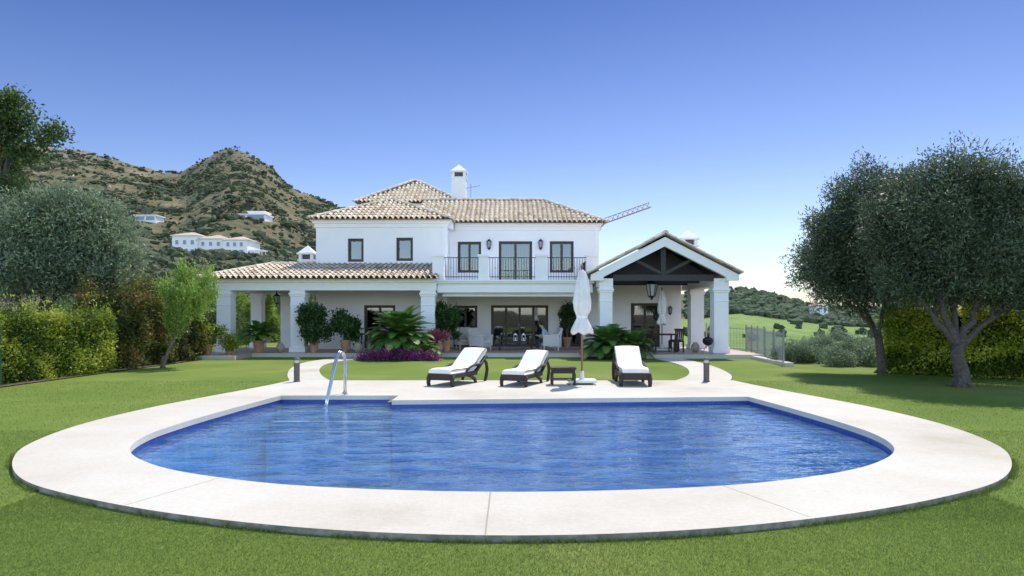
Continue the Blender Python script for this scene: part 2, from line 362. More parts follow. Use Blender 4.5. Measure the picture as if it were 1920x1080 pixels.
def leafy(name,specs,mat,L,Wd,per,**kw):
    Vs=[];vs=[]
    for (x,y,z,rx,rz,n) in specs:
        v_,a_=crown([(x,y,z+rz*.8,rx,rx,rz),(x+rx*.4,y,z+rz*.5,rx*.7,rx*.7,rz*.7),(x-rx*.4,y,z+rz*.6,rx*.6,rx*.6,rz*.6)],n,per,.12*rx,L,Wd,.5)
        Vs.append(v_);vs.append(a_)
    return np_mesh(name,np.concatenate(Vs),4,mat,None,np.concatenate(vs),**kw)
sp=[]
for k in range(60):
    y=rng.uniform(42,105); p=rng.uniform(120,620); x=(p-960)/1280*y; rz=rng.uniform(1.0,2.2)
    sp.append((x,y,float(terrain(x,y)),rng.uniform(1.0,2.4),rz,80))
leafy('boundary_shrubs',sp,DARKL,.32,.16,12,kind='stuff',label='dark green shrubs and small trees beyond the garden boundary',cat='shrubs')
sp=[]
for k in range(14):
    y=rng.uniform(34,52); p=rng.uniform(1480,1640); x=(p-960)/1280*y
    sp.append((x,y,float(terrain(x,y))-.3,rng.uniform(.6,1.2),rng.uniform(.3,.7),60))
leafy('valley_shrubs',sp,OLIVE2,.16,.07,12,kind='stuff',label='loose grey green shrubs on the slope below the garden',cat='shrubs')
# ---------------------------------------------------------------- pool, deck, lawn
def catmull(P,n=8):
    P=[Vector((p[0],p[1])) for p in P]; o=[]
    for i in range(len(P)-1):
        a=P[max(i-1,0)];b=P[i];c=P[i+1];d=P[min(i+2,len(P)-1)]
        for k in range(n):
            t=k/n; o.append(.5*((2*b)+(c-a)*t+(2*a-5*b+4*c-d)*t*t+(3*b-a-3*c+d)*t**3))
    o.append(P[-1]); return [(p.x,p.y) for p in o]
ir=[(0,6.34),(1.84,6.53),(3.1,6.97),(3.98,7.53),(4.66,8.32),(4.98,9.3),(5.02,10.45),(4.91,12.0),(4.74,13.7)]
hr=[(-x,y) for x,y in ir]; hr[-1]=(-4.70,13.9)
full=catmull(list(reversed(hr))[:-1]+ir,8)
INNER=full+[(-2.31,13.12),(-2.31,13.9)]
orr=[(0,5.09),(1.4,5.23),(2.83,5.66),(4.12,6.29),(4.97,6.9),(5.70,7.8),(6.18,8.78),(6.47,10.26),(6.42,12.0),(6.15,13.6),(5.88,14.9),(5.67,16.1),(5.55,17.1)]
OUTER=catmull([(-x,y) for x,y in reversed(orr)][:-1]+orr,8)
def fillring(outer,inner,z):
    bm=bmesh.new(); E=[]
    for L in [outer]+([inner] if inner else []):
        vs=[bm.verts.new((x,y,z)) for x,y in L]; E+=[bm.edges.new((vs[i],vs[(i+1)%len(vs)])) for i in range(len(vs))]
    bmesh.ops.triangle_fill(bm,use_beauty=True,use_dissolve=False,edges=E)
    bm.verts.index_update()
    v=[tuple(q.co) for q in bm.verts]; f=[tuple(q.index for q in F.verts) for F in bm.faces]
    for i_,F in enumerate(bm.faces):
        F.normal_update()
        if F.normal.z<0: f[i_]=tuple(reversed(f[i_]))
    bm.free(); return v,f
def sidewalls(mb,loop,z0,z1,m=0):
    n=len(loop); mb.add([(x,y,z0) for x,y in loop]+[(x,y,z1) for x,y in loop],[(i,(i+1)%n,(i+1)%n+n,i+n) for i in range(n)],m)
def scaled(L,s,c=(0,10.2)): return [(c[0]+(x-c[0])*s,c[1]+(y-c[1])*s) for x,y in L]
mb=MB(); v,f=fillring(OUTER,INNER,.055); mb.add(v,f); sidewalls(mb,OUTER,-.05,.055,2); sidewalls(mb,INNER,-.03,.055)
def joint(p,q,w=.007):
    mb.beam((p[0],p[1],.0552),(q[0],q[1],.0552),w,.003,1)
joint((-.2,5.11),(-.2,6.33),.012); joint((-3.35,5.87),(-2.95,6.88),.005); joint((2.42,5.55),(2.03,6.57),.004)
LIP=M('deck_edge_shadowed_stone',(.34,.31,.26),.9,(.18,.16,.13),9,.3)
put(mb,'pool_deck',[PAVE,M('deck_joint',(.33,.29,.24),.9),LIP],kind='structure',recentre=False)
lawn_out=[(-15,-25),(18,-25),(18,22),(12.5,31.5),(9.9,33),(9,48),(-15,48),(-15,20)]
mb=MB(); v,f=fillring(lawn_out,scaled(INNER,1.05),0.0); mb.add(v,f); put(mb,'ground',LAWN,kind='structure',recentre=False)
pool=thing('swimming_pool','blue mosaic swimming pool with curved front edge','swimming pool',(0,10.2,-1.6))
mb=MB(); v,f=fillring(scaled(INNER,1.003),None,-1.6); mb.add(v,f); sidewalls(mb,scaled(INNER,1.003),-1.6,-.22)
put(mb,'basin',MOSAIC,pool)
mb=MB(); sidewalls(mb,scaled(INNER,1.002),-.22,.02); put(mb,'waterline_tile_band',BAND,pool)
mb=MB(); yb=13.88
for k in range(3):
    y0=13.60-.28*k; mb.box(-4.70,-2.33,y0,yb,-1.55,-.24-.16*k); mb.box(-4.70,-2.33,y0-.004,y0+.07,-.235-.16*k,-.225-.16*k,1); yb=y0-.005
put(mb,'steps',[mosaicM('step_mosaic',(.16,.42,.70),(.22,.50,.78),(.35,.55,.75),16),M('step_nosing',(.65,.74,.80),.5)],pool)
mb=MB(); v,f=fillring(scaled(INNER,1.001),None,-.10); mb.add(v,f); put(mb,'water',WATER,kind='structure',recentre=False)
hrl=thing('pool_handrail','curved polished steel pool handrail at the steps','handrail',(-3.45,14.0,.055))
for k in range(2):
    ox,oy=-3.50+.085*k,14.25-.22*k
    pts=[(ox,oy,.05),(ox,oy,.5),(ox-.0,oy-.02,.80),(ox-.02,oy-.1,.93),(ox-.05,oy-.22,.95),(ox-.08,oy-.32,.87),(ox-.12,oy-.5,.52),(ox-.17,oy-.72,.05),(ox-.19,oy-.80,-.16)]
    mb=MB().tube(pts,.021,10); put(mb,'rail',CHROME,hrl,smooth=True)
    mb=MB().lathe([(.05,0),(.05,.012),(.028,.03)],(ox,oy,.056),16); put(mb,'base_flange',CHROME,hrl,smooth=True)
def strip(name,L,R,z):
    L=catmull(L,6);R=catmull(R,6); n=len(L)
    mb=MB(); mb.add([(x,y,z) for x,y in L]+[(x,y,z) for x,y in R],[(i,i+n,i+n+1,i+1) for i in range(n-1)])
    mb.add([(x,y,-.01) for x,y in L]+[(x,y,z) for x,y in L],[(i,i+1,i+1+n,i+n) for i in range(n-1)])
    mb.add([(x,y,-.01) for x,y in R]+[(x,y,z) for x,y in R],[(i+n,i+1+n,i+1,i) for i in range(n-1)])
    put(mb,name,PAVE,kind='structure',recentre=False)
strip('path',[(-5.55,17.11),(-6.25,19),(-6.95,21.5),(-7.3,24),(-7.0,26),(-6.4,27.25)],[(-4.5,17.11),(-5.3,19),(-6.05,21.5),(-6.35,23.6),(-6.1,25.2),(-5.4,26.4)],.02)
strip('path',[(4.0,17.11),(4.9,19),(5.5,21.5),(5.65,24),(5.5,26.3)],[(5.45,17.11),(6.1,19),(6.5,21.5),(6.6,24),(6.5,26.3)],.02)
mb=MB()
def slab(x0,x1,y0,y1):
    mb.box(x0,x1,y0+.16,y1,0,.15,0); mb.box(x0,x1,y0,y0+.159,0,.152,1)
slab(-10.4,5.2,27.3,33); 
mb.box(-12.7,-10.402,25.76,33,0,.15,0); mb.box(-12.7,-10.402,25.6,25.759,0,.152,1)
mb.box(5.202,9.8,26.56,33,0,.15,0); mb.box(5.202,9.8,26.4,26.559,0,.152,1)
put(mb,'terrace_floor',[TFLOOR,PAVE],kind='structure',recentre=False)
for poly in ([(-5.9,25.6),(-4.8,25.0),(-3.6,24.9),(-2.9,25.6),(-2.85,27.29),(-5.9,27.29)],[(2.9,26.0),(4.2,25.6),(5.1,26.1),(5.19,27.29),(2.9,27.29)],[(-14.9,15.2),(-11.9,15.2),(-11.75,20.8),(-11.6,26.5),(-14.9,26.5)]):
    mb=MB(); v,f=fillring(poly,None,.025); mb.add(v,f); put(mb,'planting_bed',SOIL,kind='structure',recentre=False)
# ---------------------------------------------------------------- grass blades
def inside(px_,py_,poly):
    r=np.zeros(len(px_),bool); n=len(poly); j=n-1
    for i in range(n):
        xi,yi=poly[i];xj,yj=poly[j]
        c=((yi>py_)!=(yj>py_))&(px_<(xj-xi)*(py_-yi)/((yj-yi) or 1e-9)+xi); r^=c; j=i
    return r
def blades(n,x0,x1,y0,y1,h,w):
    x=rng.uniform(x0,x1,n);y=rng.uniform(y0,y1,n)
    k=(~inside(x,y,OUTER))&(np.abs(x)<.80*y+.4); x,y=x[k],y[k]; m=len(x)
    a=rng.uniform(0,6.28,m); hh=h*rng.uniform(.5,1.3,m); ww=w*rng.uniform(.7,1.3,m)
    ln=rng.normal(size=(m,2))*hh[:,None]*.7
    p0=np.stack([x-np.cos(a)*ww,y-np.sin(a)*ww,np.zeros(m)],1);p1=np.stack([x+np.cos(a)*ww,y+np.sin(a)*ww,np.zeros(m)],1)
    p2=np.stack([x+ln[:,0],y+ln[:,1],hh],1)
    patch=fbm(x/1.1,y/1.1,3,4)*.7+fbm(x/4,y/4,2,14)*.9
    v=np.clip(rng.uniform(.15,.7,m)+patch*.7,0,1)
    return np.stack([p0,p1,p2],1),v
A=[blades(270000,-4.5,4.5,4.1,6.6,.016,.0015),blades(260000,-9,9,5.6,10,.018,.002),blades(90000,-13,13,10,17.5,.021,.0032)]
def edgetufts(n):
    k=rng.integers(0,len(OUTER)-1,n); O=np.array(OUTER); t=rng.uniform(0,1,(n,1)); P=O[k]*(1-t)+O[k+1]*t; c=P-np.array([0,10.2]); c/=np.linalg.norm(c,axis=1,keepdims=True)
    P=P+c*np.abs(rng.normal(size=(n,1)))*.03; kk=(fbm(P[:,0]*2.5,P[:,1]*2.5,3,7)>-.05)&(P[:,1]<17.0); P=P[kk]; m=len(P)
    a=rng.uniform(0,6.28,m); hh=.045*rng.uniform(.4,1.4,m); ww=.002*np.ones(m); ln=rng.normal(size=(m,2))*hh[:,None]*.5
    z=np.zeros(m); return np.stack([np.stack([P[:,0]-np.cos(a)*ww,P[:,1]-np.sin(a)*ww,z],1),np.stack([P[:,0]+np.cos(a)*ww,P[:,1]+np.sin(a)*ww,z],1),np.stack([P[:,0]+ln[:,0],P[:,1]+ln[:,1],hh],1)],1),rng.uniform(0,.9,m)
A.append(edgetufts(20000))
np_mesh('lawn_grass_blades',np.concatenate([a[0] for a in A]),3,BLADE,None,np.concatenate([a[1] for a in A]),kind='stuff',label='short mown green lawn grass around the pool',cat='grass')
# ---------------------------------------------------------------- villa
villa=thing('villa','white two storey villa with barrel tile roofs and porches','villa',(-1.5,31,0))
def wallY(mb,x0,x1,z0,z1,y,ops,rec=.16,m=0):
    xs=sorted({x0,x1}|{o[0] for o in ops}|{o[1] for o in ops}); zs=sorted({z0,z1}|{o[2] for o in ops}|{o[3] for o in ops})
    for i in range(len(xs)-1):
        for j in range(len(zs)-1):
            cx=(xs[i]+xs[i+1])/2;cz=(zs[j]+zs[j+1])/2
            if any(o[0]<cx<o[1] and o[2]<cz<o[3] for o in ops): continue
            mb.add([(xs[i],y,zs[j]),(xs[i+1],y,zs[j]),(xs[i+1],y,zs[j+1]),(xs[i],y,zs[j+1])],[(0,1,2,3)],m)
    for o in ops:
        a,b,c,d=o; e=y+rec+.15
        mb.add([(a,y,c),(a,e,c),(a,e,d),(a,y,d)],[(0,1,2,3)],m);mb.add([(b,y,c),(b,e,c),(b,e,d),(b,y,d)],[(3,2,1,0)],m)
        mb.add([(a,y,d),(a,e,d),(b,e,d),(b,y,d)],[(0,1,2,3)],m);mb.add([(a,y,c),(a,e,c),(b,e,c),(b,y,c)],[(3,2,1,0)],m)
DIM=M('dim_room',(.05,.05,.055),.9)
def window(x0,x1,z0,z1,y,panels=2,name='window',curtain=True,handle=False):
    y=y+.10; mb=MB(); t=.07
    mb.box(x0,x0+t,y,y+.08,z0,z1);mb.box(x1-t,x1,y,y+.08,z0,z1);mb.box(x0+t,x1-t,y,y+.08,z1-t,z1);mb.box(x0+t,x1-t,y,y+.08,z0,z0+t)
    w=(x1-x0-2*t)/panels
    for k in range(panels):
        a=x0+t+k*w
        s=.055
        mb.box(a,a+s,y+.012,y+.07,z0+t,z1-t);mb.box(a+w-s,a+w,y+.012,y+.07,z0+t,z1-t)
        mb.box(a+s,a+w-s,y+.012,y+.07,z1-t-s,z1-t);mb.box(a+s,a+w-s,y+.012,y+.07,z0+t,z0+t+s)
    f=put(mb,name,FRAME,villa)
    g=MB().box(x0+t,x1-t,y+.040,y+.046,z0+t,z1-t); put(g,'window_pane',GLASS,f)
    if handle:
        xm=(x0+x1)/2; h=MB().beam((xm-.03,y-.03,z0+.98),(xm-.03,y-.03,z0+1.12),.018,.018); h.box(xm-.04,xm-.02,y-.03,y+.01,z0+1.04,z0+1.06); put(h,'handle',GREYM,f)
    if curtain:
        cw=(x1-x0)*.24 if curtain is True else (x1-x0)*curtain
        for side in (0,1):
            c=MB(); n=18;pts=[]
            for k in range(n+1):
                xx=(x0+.05+cw*k/n) if side==0 else (x1-.05-cw*k/n); pts.append((xx,y+.3+.035*math.sin(k*1.9)))
            c.add([(p[0],p[1],z0+.05) for p in pts]+[(p[0],p[1],z1-.02) for p in pts],[(k,k+1,k+n+2,k+n+1) for k in range(n)])
            put(c,'curtain',CURT,f,smooth=True)
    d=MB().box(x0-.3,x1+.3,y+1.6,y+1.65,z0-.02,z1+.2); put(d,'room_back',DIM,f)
    return f
LW=[(-7.46,-6.74,4.1,5.16),(-5.26,-4.5,4.14,5.2),(-6.72,-5.3,.16,2.13)]
mb=MB(); wallY(mb,-8.9,-2.95,.15,6.0,31.0,LW)
mb.add([(-8.9,31,.15),(-8.9,39,.15),(-8.9,39,6),(-8.9,31,6)],[(0,3,2,1)]);mb.add([(-2.95,31,.15),(-2.95,32.5,.15),(-2.95,32.5,6),(-2.95,31,6)],[(0,1,2,3)])
mb.add([(-8.9,39,.15),(-2.95,39,.15),(-2.95,39,6),(-8.9,39,6)],[(0,1,2,3)])
put(mb,'wall',STUCCO,villa)
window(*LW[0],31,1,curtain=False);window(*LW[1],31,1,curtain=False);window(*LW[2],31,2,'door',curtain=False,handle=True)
UW=[(-2.59,-1.47,3.7,5.18),(-.63,.96,3.17,5.2),(1.8,2.94,3.7,5.2)]; GW=[(-2.79,-1.65,.16,2.13),(-1.0,1.73,.16,2.15),(2.36,3.3,.16,2.15),(5.66,7.05,.16,2.25)]
mb=MB(); wallY(mb,-2.95,4.11,3.1,6.1,32.5,UW); wallY(mb,-2.95,8.05,.15,3.1,32.5,GW)
mb.add([(4.11,32.5,.15),(4.11,39,.15),(4.11,39,6.1),(4.11,32.5,6.1)],[(0,1,2,3)]);mb.add([(8.05,32.5,.15),(8.05,36,.15),(8.05,36,3.1),(8.05,32.5,3.1)],[(0,1,2,3)])
mb.add([(-2.95,39,.15),(4.11,39,.15),(4.11,39,6.1),(-2.95,39,6.1)],[(0,1,2,3)]);mb.add([(4.11,36,.15),(8.05,36,.15),(8.05,36,3.1),(4.11,36,3.1)],[(0,1,2,3)])
mb.prismY([(4.13,3.102),(8.05,3.102),(8.05,3.7),(6.08,4.7),(4.13,3.72)],32.5,32.7)
put(mb,'wall',STUCCO,villa)
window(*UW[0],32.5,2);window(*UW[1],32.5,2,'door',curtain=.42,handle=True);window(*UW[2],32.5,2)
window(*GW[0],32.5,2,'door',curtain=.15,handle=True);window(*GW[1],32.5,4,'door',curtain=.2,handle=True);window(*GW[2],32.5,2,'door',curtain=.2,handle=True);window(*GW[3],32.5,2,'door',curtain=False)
mb=MB().box(-8.6,-3.2,38.9,44.2,5,8.05); put(mb,'wall',STUCCO,villa)
mb=MB()
def corn(x0,x1,y0,y1,z):
    mb.box(x0-.06,x1+.06,y0-.06,y1,z-.34,z-.16); mb.box(x0-.13,x1+.13,y0-.13,y1,z-.16,z-.07); mb.box(x0-.20,x1+.20,y0-.20,y1,z-.07,z+.0)
corn(-8.9,-2.95,31,31.5,6.0)
mb.box(-2.89,-2.75,31.5,32.3,5.66,6.0)
put(mb,'cornice',TRIM,villa)
mb=MB(); mb.box(-2.70,4.17,32.44,32.9,5.7,5.88);mb.box(-2.7,4.24,32.37,32.9,5.88,5.97);mb.box(-2.7,4.31,32.30,32.9,5.97,6.04);mb.box(4.112,4.3,32.9,39,5.8,6.04);put(mb,'cornice',TRIM,villa)
mb=MB();mb.box(-3.15,-2.93,30.965,31.1,3.2,5.66);put(mb,'pilaster',TRIM,villa)
mb=MB();mb.box(3.93,4.13,32.465,32.7,3.2,5.7);put(mb,'pilaster',TRIM,villa)
PROF=[(0,.004),(.03,0),(.045,.05),(.075,.085),(.115,.10),(.155,.085),(.185,.05),(.20,0.0)]
def tile_slope(mb,poly,pitch=.23,rowlen=.42):
    P=[Vector(p) for p in poly]; u=(P[1]-P[0]).normalized(); n=(P[1]-P[0]).cross(P[2]-P[0]).normalized()
    if n.z<0:n=-n
    v=n.cross(u)
    if v.z<0:v=-v
    Q=[((p-P[0]).dot(u),(p-P[0]).dot(v)) for p in P]
    def rng_(a):
        hit=[]
        for i in range(len(Q)):
            (x1,y1),(x2,y2)=Q[i],Q[(i+1)%len(Q)]
            if abs(x2-x1)<1e-6:
                if abs(a-x1)<1e-4: hit+=[y1,y2]
                continue
            t=(a-x1)/(x2-x1)
            if -1e-6<=t<=1+1e-6: hit.append(y1+t*(y2-y1))
        return (min(hit),max(hit)) if hit else (0,0)
    umax=max(q[0] for q in Q);umin=min(q[0] for q in Q)
    nc=int((umax-umin)/pitch); pitch=(umax-umin)/nc
    for c in range(nc):
        jit=random.uniform(-.008,.008)
        pr=[(umin+c*pitch+a+jit*(a>0),h) for a,h in PROF]+[(umin+(c+1)*pitch,.004)]
        rg=[rng_(min(max(a,umin),umax)) for a,h in pr]; vm=max(r[1] for r in rg); nr_=int(vm/rowlen)+1
        for r in range(nr_):
            v0=r*rowlen;v1=v0+rowlen+.03
            if v0>=vm: break
            m=random.choices([0,1,2,3],[4,3,2.6,.6])[0]; lo=[];hi=[]; mc=random.choices([0,1,3],[1,3,1.6])[0]
            ex=random.uniform(-.015,.015)
            for (a,h),(q0,q1) in zip(pr,rg):
                b0=min(max(v0-(.04 if h>.02 else 0)+(ex if r else 0),q0-(.06 if r==0 else 0)),q1);b1=min(v1,q1)
                k=1.0 if h>.02 else .3
                lo.append(P[0]+u*a+v*b0+n*(h*1.0+.032*k+(.0)));hi.append(P[0]+u*a+v*b1+n*(h*.86+.0))
            N_=len(pr)
            o=len(mb.v); mb.v+=[tuple(x) for x in lo+hi]
            for i in range(N_-1):
                mb.f.append((o+i,o+i+1,o+N_+i+1,o+N_+i)); mb.m.append(m if 1<=i<=6 else mc)
    o=len(mb.v); mb.v+=[tuple(p-n*.012) for p in P]; mb.f.append(tuple(range(o,o+len(P)))); mb.m.append(3)
def hip(mb,p,q,r=.11,seg=.4):
    p=Vector(p);q=Vector(q);L=(q-p).length;n=max(1,int(L/seg));d=(q-p)/n
    for i in range(n):
        a=p+d*i-d*.06;b=p+d*(i+1)
        side=d.cross(Vector((0,0,1))).normalized(); upv=side.cross(d).normalized()
        vs=[];K=8
        for (c,rr_) in ((a,r*1.12),(b,r*.92)):
            for k in range(K+1):
                t=math.pi*k/K; vs.append(c+side*math.cos(t)*rr_+upv*(math.sin(t)*rr_+.02))
        mb.add(vs,[(k,k+1,k+K+2,k+K+1) for k in range(K)]+[tuple(range(K+1))],random.choice([0,1,2,2,0]))
mb=MB(); e=6.0; A=(-9.12,30.6,e);B=(-2.72,30.6,e);C=(-2.72,39.3,e);D=(-9.12,39.3,e);R1=(-5.92,33.8,7.38);R2=(-5.92,36.1,7.38)
tile_slope(mb,[A,B,R1]);tile_slope(mb,[B,C,R2,R1]);tile_slope(mb,[D,A,R1,R2]);tile_slope(mb,[C,D,R2])
for a,b in ((A,R1),(B,R1),(R1,R2),(C,R2),(D,R2)): hip(mb,a,b)
put(mb,'roof',TILES,villa)
mb=MB(); e=6.05; A=(-4.6,32.1,e);B=(4.45,32.1,e);C=(4.45,38.5,e);R0=(-4.6,35.3,7.6);R1=(1.6,35.3,7.6);D=(-4.6,38.5,e)
tile_slope(mb,[A,B,R1,R0]);tile_slope(mb,[B,C,R1]);tile_slope(mb,[C,D,R0,R1])
for a,b in ((B,R1),(R0,R1),(C,R1)): hip(mb,a,b)
put(mb,'roof',TILES,villa)
mb=MB(); e=8.05; A=(-8.9,38.5,e);B=(-2.85,38.5,e);C=(-2.85,44.6,e);D=(-8.9,44.6,e);R1=(-5.95,41.4,9.8);R2=(-5.7,41.6,9.8)
tile_slope(mb,[A,B,R2,R1]);tile_slope(mb,[B,C,R2]);tile_slope(mb,[D,A,R1]);tile_slope(mb,[C,D,R1,R2])
for a,b in ((A,R1),(B,R2),(R1,R2),(C,R2),(D,R1)): hip(mb,a,b)
put(mb,'roof',TILES,villa)
mb=MB(); e=3.17; A=(-12.75,27.55,e);B=(-3.02,27.55,e);R0=(-10.9,31,3.97);R1=(-3.02,31,3.97);D=(-12.75,34.4,e);C=(-8.9,34.4,e);R2=(-8.9,31,3.97)
tile_slope(mb,[A,B,R1,R0]);tile_slope(mb,[D,A,R0]);tile_slope(mb,[C,D,R0,R2])
for a,b in ((A,R0),(D,R0),(R0,R2)): hip(mb,a,b)
put(mb,'porch_roof',TILES,villa)
def pillar(x,y,s=.57,z1=2.7):
    h=s/2; mb=MB(); mb.box(x-h,x+h,y,y+s,.152+.22,z1-.26)
    mb.box(x-h-.05,x+h+.05,y-.05,y+s+.05,.152,.152+.22)
    mb.box(x-h-.03,x+h+.03,y-.03,y+s+.03,z1-.26,z1-.18);mb.box(x-h-.06,x+h+.06,y-.06,y+s+.06,z1-.18,z1-.10);mb.box(x-h-.02,x+h+.02,y-.02,y+s+.02,z1-.10,z1-.001)
    mb.box(x-h-.02,x+h+.02,y-.02,y+s+.02,z1-.62,z1-.58)
    put(mb,'pillar',TRIM,villa,bevel=.008)
for x,y in ((-11.86,28.05),(-8.82,28.05),(-3.46,28.05)): pillar(x,y)
for x,y in ((-12.0,32.0),(-10.6,32.0)): pillar(x,y,.5)
pillar(3.79,27.45,.5,2.85);pillar(8.42,27.45,.58,2.85);pillar(8.42,31.0,.6,2.85)
mb=MB(); mb.box(-12.2,-3.12,28.02,28.62,2.7,3.02);mb.box(-12.26,-3.12,27.93,28.62,3.021,3.08);mb.box(-12.32,-3.06,27.85,28.62,3.081,3.16)
mb.box(-12.2,-11.6,28.621,32.62,2.7,3.1);mb.box(-11.599,-8.92,32.02,32.6,2.7,3.1)
mb.box(-11.59,-3.12,28.63,30.98,3.0,3.06)
put(mb,'porch_beam',TRIM,villa)
bal=put(MB().box(-3.1,3.35,28.42,32.48,2.86,3.0).box(-3.1,3.35,28.32,28.9,2.62,2.859).box(-3.14,3.42,28.26,32.48,3.001,3.07).box(-3.18,3.48,28.2,32.48,3.071,3.15),'balcony',TRIM,villa)
def pier(x0,x1,y=28.3):
    mb=MB().box(x0,x1,y,y+.42,3.152,4.1).box(x0-.05,x1+.05,y-.05,y+.47,4.101,4.2).box(x0-.03,x1+.03,y-.03,y+.45,3.152,3.3); put(mb,'pier',TRIM,bal)
PX=[(-3.3,-2.83),(-1.38,-.98),(1.0,1.46),(3.1,3.5)]
for a,b in PX: pier(a,b)
def railing(p,q):
    p=Vector(p);q=Vector(q);mb=MB();L=(q-p).length;n=int(L/.115)
    for z in (4.08,3.28): mb.beam((p.x,p.y,z),(q.x,q.y,z),.035,.03)
    for k in range(n+1):
        a=p.lerp(q,(k+.5)/(n+1)); mb.tube([(a.x,a.y,3.16),(a.x,a.y,4.07)],.0095,6)
        if k%4==2: mb.lathe([(.004,0),(.024,.02),(.024,.05),(.004,.07)],(a.x,a.y,3.62),8)
    put(mb,'railing',IRON,bal)
for k in range(3): railing((PX[k][1],28.5,0),(PX[k+1][0],28.5,0))
railing((3.3,28.75,0),(3.3,32.45,0))
mb=MB().box(-2.9,3.1,28.65,28.9,2.46,2.61); mb.tube([(-2.9,28.62,2.5),(3.1,28.62,2.5)],.05,10); put(mb,'awning_box',TRIM,villa)
mb=MB(); zr=4.88; e=3.32
tile_slope(mb,[(3.08,32.45,e),(3.08,27.12,e),(6.1,27.12,zr),(6.1,32.45,zr)]);tile_slope(mb,[(9.12,27.12,e),(9.12,33.2,e),(6.1,33.2,zr),(6.1,27.12,zr)])
hip(mb,(6.1,27.1,zr+.04),(6.1,33,zr+.04));hip(mb,(3.05,27.17,e+.03),(6.1,27.17,zr+.03),.09);hip(mb,(9.15,27.17,e+.03),(6.1,27.17,zr+.03),.09)
put(mb,'gable_roof',TILES,villa)
for sx in (-1,1):
    f=lambda x:6.1+sx*x
    pl=[(f(2.95),3.30),(f(0),4.80),(f(0),4.43),(f(2.45),3.21),(f(2.45),3.06),(f(2.95),3.06)]
    if sx>0: pl=pl[::-1]
    put(MB().prismY(pl,27.2,27.42),'gable_trim',TRIM,villa)
    pl=[(f(3.0),3.26),(f(0),4.78),(f(0),4.70),(f(3.0),3.18)]
    if sx>0: pl=pl[::-1]
    put(MB().prismY(pl,27.43,32.44),'wooden_ceiling',WOODD,villa)
mb=MB()
for k in range(26): mb.box(4.15+k*.152,4.15+k*.152+.145,28.6,32.3,3.33,3.36)
put(mb,'boarded_ceiling',WOODD,villa)
mb=MB().prismY([(4.0,3.361),(8.2,3.361),(6.1,4.6)],28.62,28.68); put(mb,'gable_shade_panel',WOODD,villa)  # dark panel added behind the truss so the gable interior reads as shaded
mb=MB().box(3.5,4.06,27.44,32.48,2.852,3.16);put(mb,'porch_beam',TRIM,villa)
mb=MB().box(8.13,8.72,27.44,33.1,2.852,3.16);put(mb,'porch_beam',TRIM,villa)
mb=MB()
for y in (27.5,29.6,31.6):
    mb.box(4.07,8.12,y,y+.2,3.07,3.31)
    if y<28:
        mb.box(6.0,6.2,y+.02,y+.18,3.312,4.5)
        for sx in (-1,1):
            mb.beam((6.1+sx*2.3,y+.1,3.4),(6.1+sx*.08,y+.1,4.55),.15,.2); mb.beam((6.1+sx*.1,y+.1,3.38),(6.1+sx*1.15,y+.1,3.92),.13,.13)
for sx in (-1,1):
    for d_ in (.7,1.4,2.1): mb.beam((6.1+sx*d_,27.5,4.68-d_*.5),(6.1+sx*d_,28.6,4.68-d_*.5),.09,.11)
put(mb,'roof_truss',WOODD,villa)
VENT=M('chimney_vent_dark',(.12,.12,.13),.9)
def chimney(x0,x1,y0,z0,z1,zp):
    w=x1-x0;y1=y0+w; mb=MB().box(x0,x1,y0,y1,z0,z1-.32)
    for a in (x0,x1-.14):
        for b in (y0,y1-.14): mb.box(a,a+.14,b,b+.14,z1-.32,z1-.08)
    mb.box(x0+.15,x1-.15,y0+.15,y1-.15,z1-.32,z1-.08,1)
    mb.box(x0-.05,x1+.05,y0-.05,y1+.05,z1-.40,z1-.34); mb.box(x0-.08,x1+.08,y0-.08,y1+.08,z1-.08,z1); mb.pyr(x0-.04,x1+.04,y0-.04,y1+.04,z1+.002,zp)
    put(mb,'chimney',[TRIM,VENT],villa)
chimney(-3.2,-2.46,36.2,6.9,9.35,9.75);chimney(7.63,8.33,30.6,3.6,5.15,5.55);chimney(-10.5,-9.8,33.6,3.3,4.75,5.15)
mb=MB().tube([(-2.2,36.5,7.1),(-2.2,36.5,8.7)],.02,6).beam((-2.5,36.5,8.45),(-1.7,36.5,8.6),.02,.02)
for k in range(6): mb.beam((-2.45+.14*k,36.32,8.46+.026*k),(-2.45+.14*k,36.68,8.46+.026*k),.012,.012)
put(mb,'antenna',GREYM,villa)
def wall_lantern(x,y,z,name='wall_lantern',s=1):
    mb=MB().lathe([(.01,.34*s),(.05*s,.30*s),(.09*s,.26*s),(.10*s,.25*s)],(x,y-.14,z),6).lathe([(.02*s,-.06*s),(.06*s,0),(.065*s,.02*s)],(x,y-.14,z),6)
    for k in range(6):
        t=math.pi/3*k; mb.tube([(x+.06*s*math.cos(t),y-.14+.06*s*math.sin(t),z+.02*s),(x+.09*s*math.cos(t),y-.14+.09*s*math.sin(t),z+.25*s)],.008,4)
    mb.box(x-.04,x+.04,y-.02,y-.002,z-.02,z+.2);mb.beam((x,y-.14,z+.33*s),(x,y-.01,z+.2),.02,.02)
    o=put(mb,name,IRON,villa); put(MB().lathe([(.05*s,.025*s),(.082*s,.245*s)],(x,y-.14,z),6),'glass',GLASSL,o)
wall_lantern(-1.09,32.5,4.85,s=1.3);wall_lantern(1.36,32.5,4.85,s=1.3);wall_lantern(7.5,32.5,1.75,s=1.1)
